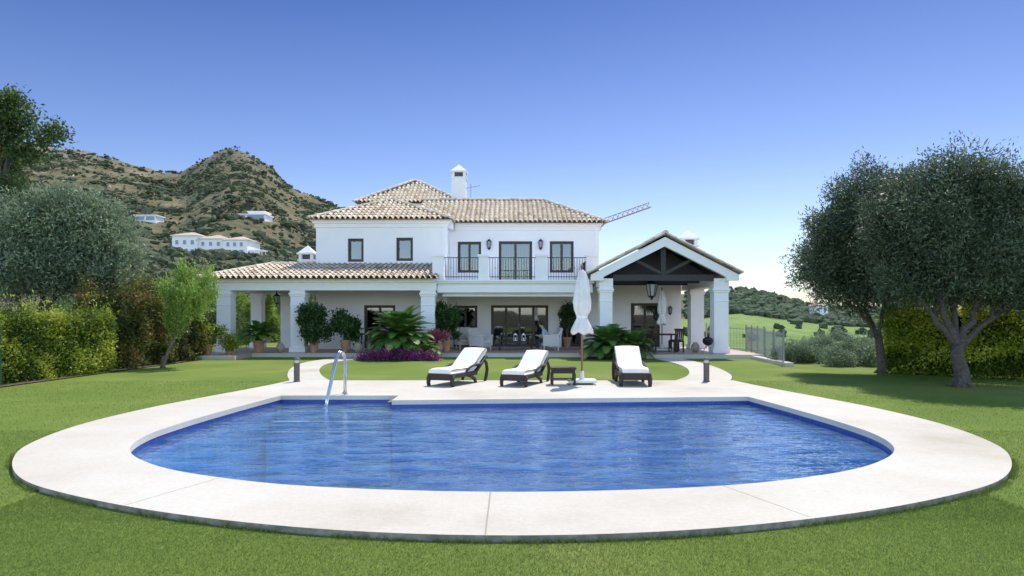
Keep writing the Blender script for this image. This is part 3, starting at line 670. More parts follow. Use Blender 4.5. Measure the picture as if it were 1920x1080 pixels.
def hang_lantern(x,y,z,s,ztop,label):
    o=thing('hanging_lantern',label,'lantern',(x,y,z))
    mb=MB().lathe([(.02,.62*s),(.05*s,.56*s),(.20*s,.42*s),(.21*s,.40*s)],(x,y,z),6).lathe([(.02*s,-.12*s),(.05*s,-.05*s),(.12*s,0),(.125*s,.02*s)],(x,y,z),6)
    for k in range(6):
        t=math.pi/3*k; mb.tube([(x+.12*s*math.cos(t),y+.12*s*math.sin(t),z+.02*s),(x+.19*s*math.cos(t),y+.19*s*math.sin(t),z+.40*s)],.014*s,4)
    mb.tube([(x,y,z+.6*s),(x,y,ztop)],.012,5); put(mb,'lantern_frame',IRON,o)
    put(MB().lathe([(.11*s,.025*s),(.18*s,.395*s)],(x,y,z),6),'glass',GLASSL,o)
hang_lantern(5.75,28.1,2.45,1.25,3.33,'large black iron hanging lantern under the gable porch')
hang_lantern(-10.2,29.6,2.2,.75,3.0,'small black iron lantern hanging in the side porch')
def copy_thing(root,loc,rz,label=None,s=1):
    def rec(o,par):
        c=o.copy(); COL.objects.link(c); c.parent=par
        for ch in list(o.children): rec(ch,c)
        return c
    c=rec(root,None); c.location=loc; c.rotation_euler=(0,0,rz); c.scale=(s,s,s)
    if label:c['label']=label
    return c
def lounger(label):
    r=thing('sun_lounger',label,'sun lounger',(0,0,0),'sun loungers along the pool deck')
    mb=MB()
    for sx in (-1,1): mb.box(sx*.33-.035,sx*.33+.035,.03,1.32,.20,.31)
    mb.box(-.295,.295,.03,.09,.15,.315);mb.box(-.295,.295,1.2,1.3,.22,.308);mb.box(-.295,.295,.09,1.2,.27,.305)
    for sx in (-1,1): mb.beam((sx*.33,1.28,.27),(sx*.33,1.90,.66),.06,.06,up=(0,1,0))
    mb.beam((0,1.30,.30),(0,1.90,.66),.62,.03,up=(0,-.7,.7))
    put(mb,'frame',WICKER,r,bevel=.012)
    for sx in (-1,1):
        put(MB().tube([(sx*.33,.10,.27),(sx*.335,.05,.2),(sx*.34,.04,.08),(sx*.34,.07,.0)],[.055,.06,.05,.045],8),'leg',WICKER,r,smooth=True)
        put(MB().tube([(sx*.33,.75,.25),(sx*.335,1.0,.19),(sx*.34,1.2,.10),(sx*.34,1.27,.0)],[.04,.045,.045,.04],8),'leg',WICKER,r,smooth=True)
        put(MB().tube([(sx*.335,1.72,.58),(sx*.34,1.86,.48),(sx*.345,1.90,.30),(sx*.345,1.84,.12),(sx*.345,1.78,0)],[.035,.04,.045,.045,.04],8),'leg',WICKER,r,smooth=True)
        put(MB().tube([(sx*.345,.72,.31),(sx*.35,.92,.42),(sx*.35,1.2,.47),(sx*.345,1.5,.46),(sx*.34,1.62,.50)],[.025,.032,.035,.032,.025],8),'armrest',WICKER,r,smooth=True)
    top=[(.0,.35),(.02,.40),(.15,.425),(.3,.43),(.55,.415),(.7,.42),(1.0,.415),(1.12,.43),(1.22,.475),(1.45,.63),(1.70,.79),(1.84,.865),(1.93,.86),(1.97,.82)]
    bot=[(1.93,.77),(1.62,.575),(1.36,.40),(1.24,.33),(1.1,.315),(.7,.315),(.3,.315),(.03,.315)]
    loop=top+bot; n=len(loop); mb=MB()
    xs=[-.31,-.295,-.22,-.1,.0,.1,.22,.295,.31]
    for x in xs:
        k=.965 if abs(x)>.30 else 1
        dome=.018*(1-(x/.31)**2)
        for jj,(y,z) in enumerate(loop):
            d_=dome if jj<len(top) and 0<jj else 0
            mb.v.append((x,y-(d_*.4 if y>1.2 else 0),((.36+(z-.36)*k) if y<1.2 else z)+d_))
    for i_ in range(len(xs)-1):
        for j_ in range(n): mb.f.append((i_*n+j_,(i_+1)*n+j_,(i_+1)*n+(j_+1)%n,i_*n+(j_+1)%n)); mb.m.append(0)
    for b_,rev in ((0,0),((len(xs)-1)*n,1)):
        ff=tuple(range(b_,b_+n)); mb.f.append(ff if rev else ff[::-1]); mb.m.append(0)
    put(mb,'cushion',CUSH,r,smooth=True)
    return r
L0=lounger('white cushioned dark wicker lounger angled beside the others')
L0.location=(-1.66,15.6,.056); L0.rotation_euler=(0,0,math.radians(-25)); L0.scale=(.93,.93,.93)
copy_thing(L0,(.02,15.55,.056),math.radians(-22),'white cushioned dark wicker lounger next to the side table',.87)
copy_thing(L0,(2.83,15.6,.056),math.radians(-3),'white cushioned dark wicker lounger facing the pool squarely',.97)
tb=thing('side_table','low dark wicker side table between lounger and parasol','side table',(1.18,16.05,.056))
put(MB().box(.90,1.5,15.85,16.3,.42,.47).box(.93,1.47,15.88,16.27,.33,.419),'table_top',WICKER,tb,bevel=.01)
for a in (.94,1.46):
    for b in (15.89,16.26): put(MB().beam((a,b,.056),(a,b,.33),.05,.05),'leg',WICKER,tb)
for b in (15.89,16.26): put(MB().beam((.96,b,.18),(1.44,b,.18),.025,.025),'stretcher',WICKER,tb)
PW=M('parasol_pole_wood',(.26,.13,.07),.5)
def parasol(x,y,zb,H,label,s=1,base=True):
    r=thing('parasol',label,'parasol',(x,y,zb))
    put(MB().tube([(x,y,zb+.06),(x,y,zb+H)],.024*s,10).lathe([(.03*s,0),(.035*s,.03),(.012,.08)],(x,y,zb+H),10),'pole',PW,r,smooth=True)
    pr=[(.03,2.70),(.07,2.66),(.13,2.45),(.165,2.2),(.185,1.95),(.175,1.75),(.12,1.62),(.105,1.57),(.14,1.50),(.22,1.32),(.235,1.24),(.20,1.19),(.10,1.21)]
    k=H/2.75
    c=MB().lathe([(a*s,b*k) for a,b in pr],(x,y,zb),64,fold=.18,nf=7)
    c.v=[(vx+.012*math.sin(vz*9+vy*20),vy+.012*math.cos(vz*8+vx*20),vz+(.03*math.sin(vx*25) if vz<zb+1.35*k else 0)) for vx,vy,vz in c.v]
    put(c,'canopy',CANVAS,r,smooth=True)
    put(MB().lathe([(.125*s,1.555*k),(.13*s,1.57*k),(.13*s,1.61*k),(.125*s,1.62*k)],(x,y,zb),24),'tie_strap',TRIM,r)
    if base:
        b=MB().box(x-.33,x+.33,y-.25,y+.25,zb+.045,zb+.11).lathe([(.06,.11),(.05,.3),(.035,.31)],(x,y,zb),14); 
        for a in (-.26,.26):
            for d in (-.19,.19): b.tube([(x+a-.02,y+d,zb+.03),(x+a+.02,y+d,zb+.03)],.03,10)
        put(b,'base',M('white_painted_concrete',(.74,.73,.71),.7),r,bevel=.01)
parasol(1.66,16.2,.056,2.76,'tall closed cream parasol on wooden pole by the loungers')
parasol(6.35,28.9,.152,2.62,'closed cream parasol over the dining table',.9)
def bollard():
    r=thing('bollard_light','short dark stone bollard light beside the path','bollard light',(0,0,0),'bollard lights flanking the pool deck')
    put(MB().lathe([(.085,0),(.085,.02),(.07,.03),(.07,.42),(.078,.43),(.078,.46)],(0,0,0),20),'post',BOLL,r)
    put(MB().lathe([(.055,.46),(.055,.53)],(0,0,0),16),'lamp',M('frosted_lamp_glass',(.6,.6,.56),.4),r)
    put(MB().lathe([(.082,.53),(.085,.55),(.06,.585),(.01,.60)],(0,0,0),20),'cap',BOLL,r)
    return r
b0=bollard(); b0.location=(-5.28,16.75,.056); copy_thing(b0,(4.77,16.75,.056),0)
# ---------------------------------------------------------------- plants
def limb(mb,p,q,r0,r1,n=5,wob=.12,seg=8):
    p=Vector(p);q=Vector(q);pts=[];L=(q-p).length
    for k in range(n+1):
        t=k/n; o=Vector((random.uniform(-1,1),random.uniform(-1,1),random.uniform(-.5,.5)))*wob*L*.5*math.sin(math.pi*t)
        pts.append(p.lerp(q,t)+o)
    mb.tube(pts,[r0+(r1-r0)*k/n for k in range(n+1)],seg); return pts
def tree(name,label,base,trunkpts,r0,forks,blobs,mat,nclump,per,spread,L,Wd,bark=BARK,cat='tree',rmin=.55,up=.2,sub=4,rag=.07):
    o=thing(name,label,cat,base)
    mb=MB(); tp=[Vector(p) for p in trunkpts]
    n=len(tp); mb.tube([tp[0]+Vector((0,0,-.05))]+tp,[r0*1.5]+[r0*(1.15-.35*k/(n-1)) for k in range(n)],12)
    for k in range(5):
        a=k*1.3; mb.tube([tp[0]+Vector((math.cos(a)*r0*1.9,math.sin(a)*r0*1.9,-.03)),tp[0]+Vector((math.cos(a)*r0*.9,math.sin(a)*r0*.9,.10)),tp[0]+Vector((math.cos(a)*r0*.4,math.sin(a)*r0*.4,.38))],[r0*.3,r0*.4,r0*.3],7)
    top=tp[-1]
    for fpt in forks:
        rr0=r0*random.uniform(.5,.68); pts=limb(mb,top-Vector((0,0,.06)),fpt,rr0,rr0*.5,6,.10,9)
        near=sorted(blobs,key=lambda b:(Vector(b[:3])-Vector(fpt)).length)[:sub]
        for b in near:
            q=Vector(b[:3])+Vector((random.uniform(-.3,.3)*b[3],random.uniform(-.3,.3)*b[4],random.uniform(-.2,.4)*b[5]))
            p2=limb(mb,pts[random.choice([4,5,6])],q,rr0*.45,rr0*.14,5,.12,6)
            for _ in range(2): 
                d=Vector((random.gauss(0,1),random.gauss(0,1),random.gauss(.2,.8))).normalized()*b[3]*.8
                limb(mb,p2[3],p2[3]+d,rr0*.16,rr0*.05,3,.12,5)
    put(mb,'trunk',bark,o,smooth=True)
    V_,v_=crown(blobs,nclump,per,spread,L,Wd,rmin,up,1,rag)
    np_mesh('crown',V_,4,mat,o,v_)
    return o
def blobcloud(c,r,n,br,flat=.8,seed=0,fmin=.35):
    rs=random.Random(seed); o=[]
    for k in range(n):
        d=Vector((rs.gauss(0,1),rs.gauss(0,1),rs.gauss(0,1))).normalized(); f=rs.uniform(fmin,.95); b=rs.uniform(.7,1.25)*br
        o.append((c[0]+d.x*r[0]*f,c[1]+d.y*r[1]*f,c[2]+d.z*r[2]*f,b,b,b*flat))
    return o
random.seed(11)
bl=blobcloud((11.6,16.9,3.9),(2.5,2.1,1.55),46,.80,.87,3)+[(13.2,16.4,2.7,1,1,.8),(9.6,16.8,2.65,.7,.8,.7),(10.6,16.6,5.0,.9,.9,.65),(9.6,17.2,4.4,.7,.7,.7),(10.4,16.7,2.4,.8,.8,.5),(12.1,16.6,2.35,.9,.9,.55),(9.9,17.2,3.6,.9,.9,.9),(11.3,16.5,2.4,.8,.6,.5),(12.9,16.3,2.25,.9,.8,.6),(11.0,17.6,3.0,1.3,.8,.9),(9.9,17,4.9,.6,.8,.5)]
tree('olive_tree','mature olive tree with forked trunk on the lawn',(10.6,16.1,0),[(10.6,16.1,0),(10.62,16.12,.35),(10.52,16.15,.72),(10.6,16.2,.98)],.16,
     [(9.9,16.6,2.1),(10.2,16.5,2.4),(10.8,17.0,2.5),(11.4,16.6,2.2),(12.0,16.6,1.9)],bl,OLIVE,8600,26,.13,.105,.029,rmin=.3,rag=.13)
bl=blobcloud((10.25,20.0,3.85),(1.6,1.6,1.75),38,.68,.9,8)+[(9.0,19.8,3.2,.5,.6,.6),(9.6,19.8,5.2,.5,.6,.5),(10.8,20,2.5,.8,.8,.6),(9.1,19.9,2.3,.4,.5,.4),(9.9,19.9,2.15,.7,.7,.45),(9.0,19.8,4.2,.5,.6,.5),(11.1,19.9,4.7,.9,.8,.9),(11.4,19.9,4.0,1,.9,1),(11.0,19.9,2.9,.9,.8,.7),(10.2,20.2,3.2,1.1,.8,1),(10.9,19.8,5.2,.7,.8,.5)]
tree('olive_tree','smaller olive tree with slim dark trunk by the hedge',(10.75,19.8,0),[(10.75,19.8,0),(10.7,19.8,.5),(10.62,19.8,1.1)],.12,
     [(9.8,19.8,2.3),(10.2,20.2,2.6),(10.9,19.8,2.4)],bl,OLIVE,6400,26,.13,.115,.031,rmin=.3,rag=.14)
bl=blobcloud((-15.7,23.0,4.05),(2.35,2.2,1.75),38,.9,.85,5)+[(-13.5,22.6,3.0,.8,.8,.7),(-13.4,22.6,4.0,.6,.6,.5)]
tree('olive_tree','broad silvery olive tree behind the clipped hedge',(-15.9,22.5,0),[(-15.9,22.5,0),(-15.8,22.5,.6),(-15.95,22.6,1.2)],.2,
     [(-14.6,22.6,2.8),(-15.5,23,3),(-16.8,22.8,2.9)],bl,OLIVE2,7000,24,.13,.14,.042,rmin=.3,rag=.1)
bl=blobcloud((-22.4,27.5,7.6),(2.0,2.0,3.0),20,.7,.7,6)+[(-19.6,27,9.5,.65,.7,.38),(-18.5,27,8.7,.6,.6,.3),(-19.2,27,8.1,.6,.6,.3),(-19.7,27,10.1,.5,.5,.3),(-18.0,27,9.0,.3,.4,.18),(-20.2,27,8.9,.8,.8,.5),(-20.4,27,10.0,.6,.6,.4),(-20.0,27,6.6,.8,.8,.35),(-19.0,27,6.2,.7,.7,.3),(-18.0,27,5.9,.5,.6,.25),(-19.8,27,5.5,1,.8,.4),(-18.9,27,5.3,.8,.7,.3)]
tree('broadleaf_tree','tall dark green broadleaf tree rising above the olive',(-21.5,27.5,0),[(-21.5,27.5,0),(-21.4,27.5,1.5),(-21.5,27.5,3.0)],.26,
     [(-20.2,27.2,6.2),(-20.6,27.4,8.4),(-22.5,27.5,6.5),(-19.6,27.1,8.8)],bl,DARKL,1900,20,.17,.16,.08,rag=.12)
rs=random.Random(21); bl=[]
for k in range(46):
    a=rs.uniform(0,6.28); e_=rs.uniform(.05,.8); r_=rs.uniform(.3,2.35)*(1-.3*e_)
    bl.append((-10.95+math.cos(a)*math.sin(e_)*r_*.95+.22*r_,22.2+math.sin(a)*math.sin(e_)*r_*.7,1.05+r_*math.cos(e_),.13,.13,.34))
tree('young_tree','young feathery light green tree with thin leaning trunk',(-11.15,21.8,0),[(-11.15,21.8,0),(-11.05,21.9,.5),(-10.85,22.1,1.1)],.05,
     [(-11.4,22.3,2.2),(-10.9,22.4,2.7),(-10.1,22.4,2.4),(-10.5,22.2,2.9)],bl,LIGHTL,1000,11,.08,.12,.03,BARK2,sub=6,rmin=.1,up=1.4,rag=.2)
rs=random.Random(5); bl=[(-13.2+rs.gauss(0,.55),35+rs.gauss(0,.4),rs.uniform(.5,2.9),.28,.28,.4) for k in range(20)]
tree('young_tree','tall feathery green shrub behind the porch',(-13.2,35,0),[(-13.2,35,-.1),(-13.1,35,.6),(-13.15,35,1.2)],.07,
     [(-13.5,35,2),(-12.8,35,2)],bl,LIGHTL,700,18,.11,.13,.05,BARK2,sub=2)
def hedge(name,label,path,w,h,mat,n,L,Wd,hv=.1,sp_=.12):
    o=thing(name,label,'hedge',(path[0][0],path[0][1],0))
    pts=[];outs=[]
    segs=[(Vector(path[i]),Vector(path[i+1])) for i in range(len(path)-1)]; tot=sum((b-a).length for a,b in segs)
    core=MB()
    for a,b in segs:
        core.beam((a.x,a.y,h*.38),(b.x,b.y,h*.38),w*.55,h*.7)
        d=(b-a).normalized(); s=Vector((d.y,-d.x)); k=int(n*(b-a).length/tot)
        t=rng.uniform(0,1,k); f=rng.uniform(0,1,k); 
        per=h*2+w
        q=f*per; side=np.where(q<h,1,np.where(q<2*h,-1,0))
        zz=np.where(side==1,q,np.where(side==-1,q-h,h)); cr=np.where(side==0,(q-2*h)-w/2,side*w/2)
        X_=a.x+(b.x-a.x)*t;Y_=a.y+(b.y-a.y)*t
        lump=fbm(X_*1.7+Y_*1.3,zz*1.9+Y_,3,1)*hv*4+rng.normal(size=k)*.09-rng.exponential(.08,k)
        cr=cr+np.sign(cr)*lump; topv=fbm(X_*.9+Y_*.9,cr*.9,3,12)*hv*4.5
        zz=zz*(1+topv/h); zz=np.maximum(zz+np.where(side==0,lump*1.3+rng.exponential(sp_,k)*(rng.uniform(0,1,k)<.2),0),.03)
        pts.append(np.stack([X_+s.x*cr,Y_+s.y*cr,zz],1)); outs.append(np.stack([s.x*side,s.y*side,(side==0)*1.],1))
    for (c,d) in ((segs[0][0],-(segs[0][1]-segs[0][0]).normalized()),(segs[-1][1],(segs[-1][1]-segs[-1][0]).normalized())):
        k=int(n*w/(tot*1.6)); s=Vector((d.y,-d.x)); cr=rng.uniform(-w/2,w/2,k); zz=rng.uniform(0.03,h,k); dd=rng.normal(size=k)*.08+fbm(cr*2,zz*2,2,3)*hv*3
        pts.append(np.stack([c.x+s.x*cr+d.x*dd,c.y+s.y*cr+d.y*dd,zz],1)); outs.append(np.tile(np.array([[d.x,d.y,.2]]),(k,1)))
    P=np.concatenate(pts);O=np.concatenate(outs)
    v=np.clip(.45+fbm(P[:,0]*1.6+P[:,1]*1.6,P[:,2]*2.2,3,6)*1.7+rng.uniform(-.32,.32,len(P)),0,1)
    np_mesh('foliage',leafquads(P,L,Wd,O,.5,.4),4,mat,o,v); put(core,'shadow_core',CORE,o)  # dark box added as the hedge's inner shade, stops see-through
hedge('hedge','loosely clipped yellow green hedge along the lawn edge',[(-13.1,14.6),(-12.75,17.5),(-12.5,20.5)],1.1,1.65,HEDGEL,42000,.085,.045,.19,.14)
hedge('hedge','taller dark reddish green hedge beside the lawn',[(-12.75,21.3),(-12.6,26.2)],1.5,2.3,HEDGER,36000,.10,.055,.32,.2)
hedge('hedge','yellow green hedge behind the olive trunks',[(11.4,20.4),(12.4,18.8),(14.6,17.2)],1.2,2.3,HEDGEY,42000,.09,.045,.3,.2)
def shrub(label,blobs,mat,n,per,sp,L,Wd,name='shrub',cat='shrub'):
    o=thing(name,label,cat,(blobs[0][0],blobs[0][1],0)); V_,v_=crown(blobs,n,per,sp,L,Wd,.3,.6); np_mesh('foliage',V_,4,mat,o,v_)
    mb=MB()
    for b in blobs[:5]: limb(mb,(blobs[0][0],blobs[0][1],-.02),(b[0],b[1],max(b[2],.1)),.03,.01,3,.1,5)
    put(mb,'stem',BARK2,o); return o
def sblob(x,y,w,h,n,seed):
    rs=random.Random(seed); o=[(x,y,h*.35,.25,.25,.25)]
    for k in range(n):
        a=rs.uniform(-1,1); z=h*(1-.6*a*a)*rs.uniform(.15,.9); r_=rs.uniform(.16,.34); o.append((x+a*w,y+rs.uniform(-.5,.5)*w,z,r_,r_,r_*rs.uniform(.7,1.1)))
    return o
shrub('low silver green shrub beside the metal fence',sblob(10.3,24.2,.8,.75,16,1),OLIVE2,700,16,.1,.08,.03)
shrub('rounded silver green shrub on the lawn edge',sblob(11.9,24.6,1.0,1.1,20,2),OLIVE2,800,16,.1,.08,.03)
shrub('grey green shrub near the olive trunk',sblob(12.6,22.8,.9,.95,16,3),OLIVE2,700,16,.1,.08,.03)
shrub('small grey green shrub at the slope edge',sblob(10.9,22.4,.6,.5,10,4),OLIVE2,380,16,.08,.07,.028)
def pot(mb,x,y,z,s,h): mb.lathe([(.55*s,0),(.62*s,.1*h),(.85*s,.75*h),(.88*s,.85*h),(1.0*s,.86*h),(1.0*s,h),(.86*s,h),(.84*s,.9*h)],(x,y,z),22)
def potted(x,y,z,s,h,label,blobs,mat,n,L,Wd,per=14,sp=.09,potm=TERRA):
    o=thing('potted_plant',label,'potted plant',(x,y,z)); mb=MB(); pot(mb,x,y,z,s,h); put(mb,'pot',potm,o)
    bb=[(x+b[0],y+b[1],z+b[2],b[3],b[3],b[4]) for b in blobs]; mb=MB()
    for b in bb[:4]: limb(mb,(x,y,z+h*.85),(b[0],b[1],b[2]),.022,.008,4,.1,6)
    put(mb,'stem',BARK2,o); V_,v_=crown(bb,n,per,sp,L,Wd,.2); np_mesh('foliage',V_,4,mat,o,v_); return o
def irr(c,w,h,n,seed,b=.2):
    rs=random.Random(seed); return [(rs.uniform(-w,w),rs.uniform(-w,w)*.7,c+rs.uniform(-h,h),b*rs.uniform(.7,1.3),b*rs.uniform(.7,1.3)) for _ in range(n)]
Z0=.152
potted(-8.05,27.75,Z0,.22,.55,'tall dark ficus in terracotta pot by the pillar',irr(1.22,.45,.55,16,1),FICUS,420,.13,.07)
potted(-6.9,28.2,Z0,.20,.5,'bushy dark ficus in terracotta pot on the terrace',irr(1.12,.35,.5,13,2),FICUS,340,.13,.07)
potted(-2.75,28.6,Z0,.22,.5,'dark leafy ficus in pot beside the central porch',irr(1.2,.38,.55,14,3),FICUS,380,.13,.07)
potted(-11.75,26.3,Z0,.24,.42,'yellow green shrub in round terracotta pot',irr(.75,.42,.22,10,4),HEDGEL,360,.10,.05)
potted(-10.95,26.4,Z0,.17,.30,'small green plant in terracotta pot',irr(.45,.22,.12,6,5,.13),HEDGEL,160,.08,.04)
potted(2.55,31.6,Z0,.2,.5,'slender dark plant in pot by the porch door',irr(1.3,.28,.6,10,6,.16),FICUS,260,.13,.06)
potted(-3.0,27.65,Z0,.2,.40,'pink flowering plant in terracotta pot',irr(.62,.30,.14,8,7,.14),FLOWR,240,.06,.05)
potted(-4.6,28.2,Z0,.18,.4,'small leafy plant in terracotta pot on terrace',irr(.6,.22,.15,6,8,.14),FICUS,150,.10,.05)
for (x,y,s,h,lb) in ((-6.25,27.75,.20,.42,'round pale stone jar on the terrace'),(-5.9,28.5,.16,.36,'small round stone jar on the terrace'),(-9.5,28.0,.16,.4,'tall brown ceramic jar on the terrace'),(7.6,28.3,.17,.4,'black ceramic jar on the porch')):
    o=put(MB().lathe([(.5*s,0),(.95*s,.3*h),(1.05*s,.5*h),(.8*s,.8*h),(.5*s,.9*h),(.62*s,h),(.45*s,h),(.4*s,.9*h)],(x,y,Z0),22),'garden_jar',[STONEP],label=lb,cat='jar',smooth=True)
def cycad(x,y,z,R,nf,label,trunk=.3,potted_=False,droop=1.0,mat=CYC,el0=82,el1=12):
    o=thing('cycad_palm' if not potted_ else 'potted_palm',label,'palm plant',(x,y,z)); zz=z
    if potted_: 
        mb=MB(); pot(mb,x,y,z,.26,.5); put(mb,'pot',TERRA,o); zz=z+.42
    put(MB().lathe([(.15,0),(.17,trunk*.5),(.13,trunk),(.03,trunk+.08)],(x,y,zz),14),'trunk',BARK,o)
    Q=[];vals=[]; st=MB()
    for k in range(nf):
        a=k*2.39996; t0=k/nf; el=math.radians(el0-(el0-el1)*t0+random.uniform(-6,6)); L_=R*random.uniform(.85,1.1)
        d=Vector((math.cos(a),math.sin(a),0)); side=Vector((-d.y,d.x,0)); p=Vector((x,y,zz+trunk)); ang=el; pts=[p.copy()]; NS=22
        for i_ in range(NS):
            ang-=math.radians(3.6*droop*(.5+i_/NS)); p=p+(d*math.cos(ang)+Vector((0,0,math.sin(ang))))*L_/NS; pts.append(p.copy())
        st.tube(pts[::4]+[pts[-1]],.008,4); fv=random.uniform(0,.75)
        if t0>.93: fv=.95
        for i_ in range(3,NS+1):
            for sgn in (-1,1):
                tt=i_/NS; ll=R*.20*math.sin(math.pi*min(1,tt*.9+.1))**.6+.03
                dirp=(pts[i_]-pts[i_-1]).normalized(); q=pts[i_]; e_=q+side*sgn*ll*.85+dirp*ll*.5+Vector((0,0,.15*ll))
                w_=dirp*(.014+R*.008); Q+= [q-w_,q+w_,e_+w_*.2,e_-w_*.2]; vals.append(min(1,max(0,fv+random.uniform(-.15,.15))))
                q2=(pts[i_]+pts[i_-1])/2; e2=e_-(q-q2); Q+= [q2-w_,q2+w_,e2+w_*.2,e2-w_*.2]; vals.append(min(1,max(0,fv+random.uniform(-.15,.15))))
    put(st,'stem',BARK2,o); np_mesh('frond',np.array([tuple(q) for q in Q]),4,mat,o,vals)
    return o
cycad(-4.3,26.3,.03,1.4,110,'large cycad palm in flower bed before the terrace',.75,el0=88,el1=0,droop=.8)
cycad(-3.4,25.9,.03,.8,40,'small cycad palm in the flower bed',.15)
cycad(3.75,26.5,.03,1.3,70,'spreading cycad palm in bed by the porch pillar',.35)
cycad(4.65,26.5,.03,1.1,50,'dark green cycad palm beside the gable porch',.3)
cycad(-10.35,27.9,Z0,.85,40,'feathery palm in large terracotta pot',.25,True)
def flowers(label,specs):
    o=thing('flower_patch',label,'flowers',(specs[0][0],specs[0][1],.03)); V_,v_=crown(specs,800,14,.07,.055,.045,.2); np_mesh('foliage',V_,4,FLOWP,o,v_)
rs=random.Random(9)
flowers('low magenta flowering ground cover at the bed edge',[(-5.5+.2*k+rs.uniform(-.1,.1),25.45+rs.uniform(-.3,.2),.10+.10*math.sin(k/13*3.14),.24,.24,rs.uniform(.12,.22)) for k in range(14)])
def armchair(x,y,rz,label):
    r=thing('armchair',label,'armchair',(0,0,0),'white wicker armchairs on the porch')
    mb=MB().box(-.36,.36,-.34,.36,.20,.34)
    for sx in (-1,1): mb.box(sx*.36-.05,sx*.36+.05,-.36,.34,.20,.62); mb.tube([(sx*.36,-.38,.63),(sx*.36,.30,.66),(sx*.36,.40,.80)],.06,10)
    mb.beam((0,.36,.3),(0,.46,.92),.74,.08,up=(0,-1,.2)); mb.tube([(-.37,.46,.93),(.37,.46,.93)],.05,10)
    put(mb,'frame',WICKERW,r,bevel=.01)
    for a in (-.32,.32):
        for b in (-.30,.32): put(MB().tube([(a,b,0),(a,b,.2)],[.025,.035],8),'leg',WICKERW,r)
    put(MB().box(-.30,.30,-.32,.30,.342,.44),'cushion',CUSH,r,bevel=.03)
    r.location=(x,y,Z0); r.rotation_euler=(0,0,rz); return r
ac=armchair(-1.35,29.6,math.radians(60),'white wicker armchair with cushion on the porch')
copy_thing(ac,(1.62,29.6,Z0),math.radians(-80),'white wicker armchair holding a seated person')
copy_thing(ac,(-2.1,30.6,Z0),math.radians(20),'white wicker armchair close to the porch wall')
def table(x,y,w,d,h,label,mat,name='dining_table',cat='table'):
    o=thing(name,label,cat,(x,y,Z0)); put(MB().box(x-w/2,x+w/2,y-d/2,y+d/2,Z0+h-.05,Z0+h),'table_top',mat,o,bevel=.01)
    for a in (-1,1):
        for b in (-1,1): put(MB().beam((x+a*(w/2-.06),y+b*(d/2-.06),Z0),(x+a*(w/2-.06),y+b*(d/2-.06),Z0+h-.05),.06,.06),'leg',mat,o)
table(.15,29.7,1.5,.8,.42,'low dark wicker coffee table on the porch',WICKER,'coffee_table')
def candle(x,y,z,lb):
    o=thing('candle_lantern',lb,'lantern',(x,y,z)); m=MB().box(x-.08,x+.08,y-.08,y+.08,z,z+.02).box(x-.08,x+.08,y-.08,y+.08,z+.24,z+.26).pyr(x-.07,x+.07,y-.07,y+.07,z+.262,z+.34)
    for a in (-.07,.07):
        for b in (-.07,.07): m.beam((x+a,y+b,z+.02),(x+a,y+b,z+.24),.014,.014)
    put(m,'lantern_frame',TRIM,o); put(MB().lathe([(.03,.02),(.03,.13)],(x,y,z),12),'candle',CUSH,o)
candle(.5,29.6,Z0+.42,'white lantern with candle on the coffee table');candle(.15,29.75,Z0+.42,'small white lantern on the coffee table')
def dchair(x,y,rz,mat,lb,grp):
    r=thing('dining_chair',lb,'chair',(0,0,0),grp)
    put(MB().box(-.24,.24,-.22,.24,.42,.47),'seat',mat,r,bevel=.01)
    m=MB()
    for k in range(5): m.beam((-.18+.09*k,.23,.47),(-.18+.09*k,.30,.88),.03,.02)
    m.beam((-.24,.30,.90),(.24,.30,.90),.03,.08); put(m,'backrest',mat,r)
    for a in (-.21,.21):
        for b in (-.19,.22): put(MB().beam((a,b,0),(a,b,.42),.04,.04),'leg',mat,r)
    r.location=(x,y,Z0); r.rotation_euler=(0,0,rz); return r
g1='dark dining chairs under the gable porch'
table(6.35,28.9,1.1,1.0,.74,'dark dining table under the gable porch',WICKER)
d0=dchair(5.75,28.3,math.radians(170),WICKER,'dark wicker dining chair at the porch table',g1)
copy_thing(d0,(6.75,28.1,Z0),math.radians(200));copy_thing(d0,(5.7,29.6,Z0),math.radians(30));copy_thing(d0,(7.1,29.5,Z0),math.radians(-40))
table(-6.1,29.6,1.1,.8,.74,'dark table on the side porch',WICKER)
d1=dchair(-6.6,29.1,math.radians(140),M('grey_chair_paint',(.4,.4,.4),.6),'grey slatted chair at the side porch table','slatted chairs on the side porch')
copy_thing(d1,(-5.5,29.2,Z0),math.radians(210));copy_thing(d1,(-5.6,30.3,Z0),math.radians(-20))
o=thing('kettle_barbecue','small dark kettle barbecue on the porch edge','barbecue',(7.75,27.0,Z0))
put(MB().lathe([(.03,.32),(.16,.38),(.21,.48),(.215,.5)],(7.75,27.0,Z0),20),'bowl',IRON,o,smooth=True);put(MB().lathe([(.215,.505),(.19,.6),(.1,.66),(.02,.68),(.02,.72)],(7.75,27.0,Z0),20),'lid',IRON,o,smooth=True)
for k in range(3):
    a=k*2.09+.5; put(MB().tube([(7.75+.06*math.cos(a),27+.06*math.sin(a),Z0+.36),(7.75+.22*math.cos(a),27+.22*math.sin(a),Z0)],.012,6),'leg',GREYM,o)
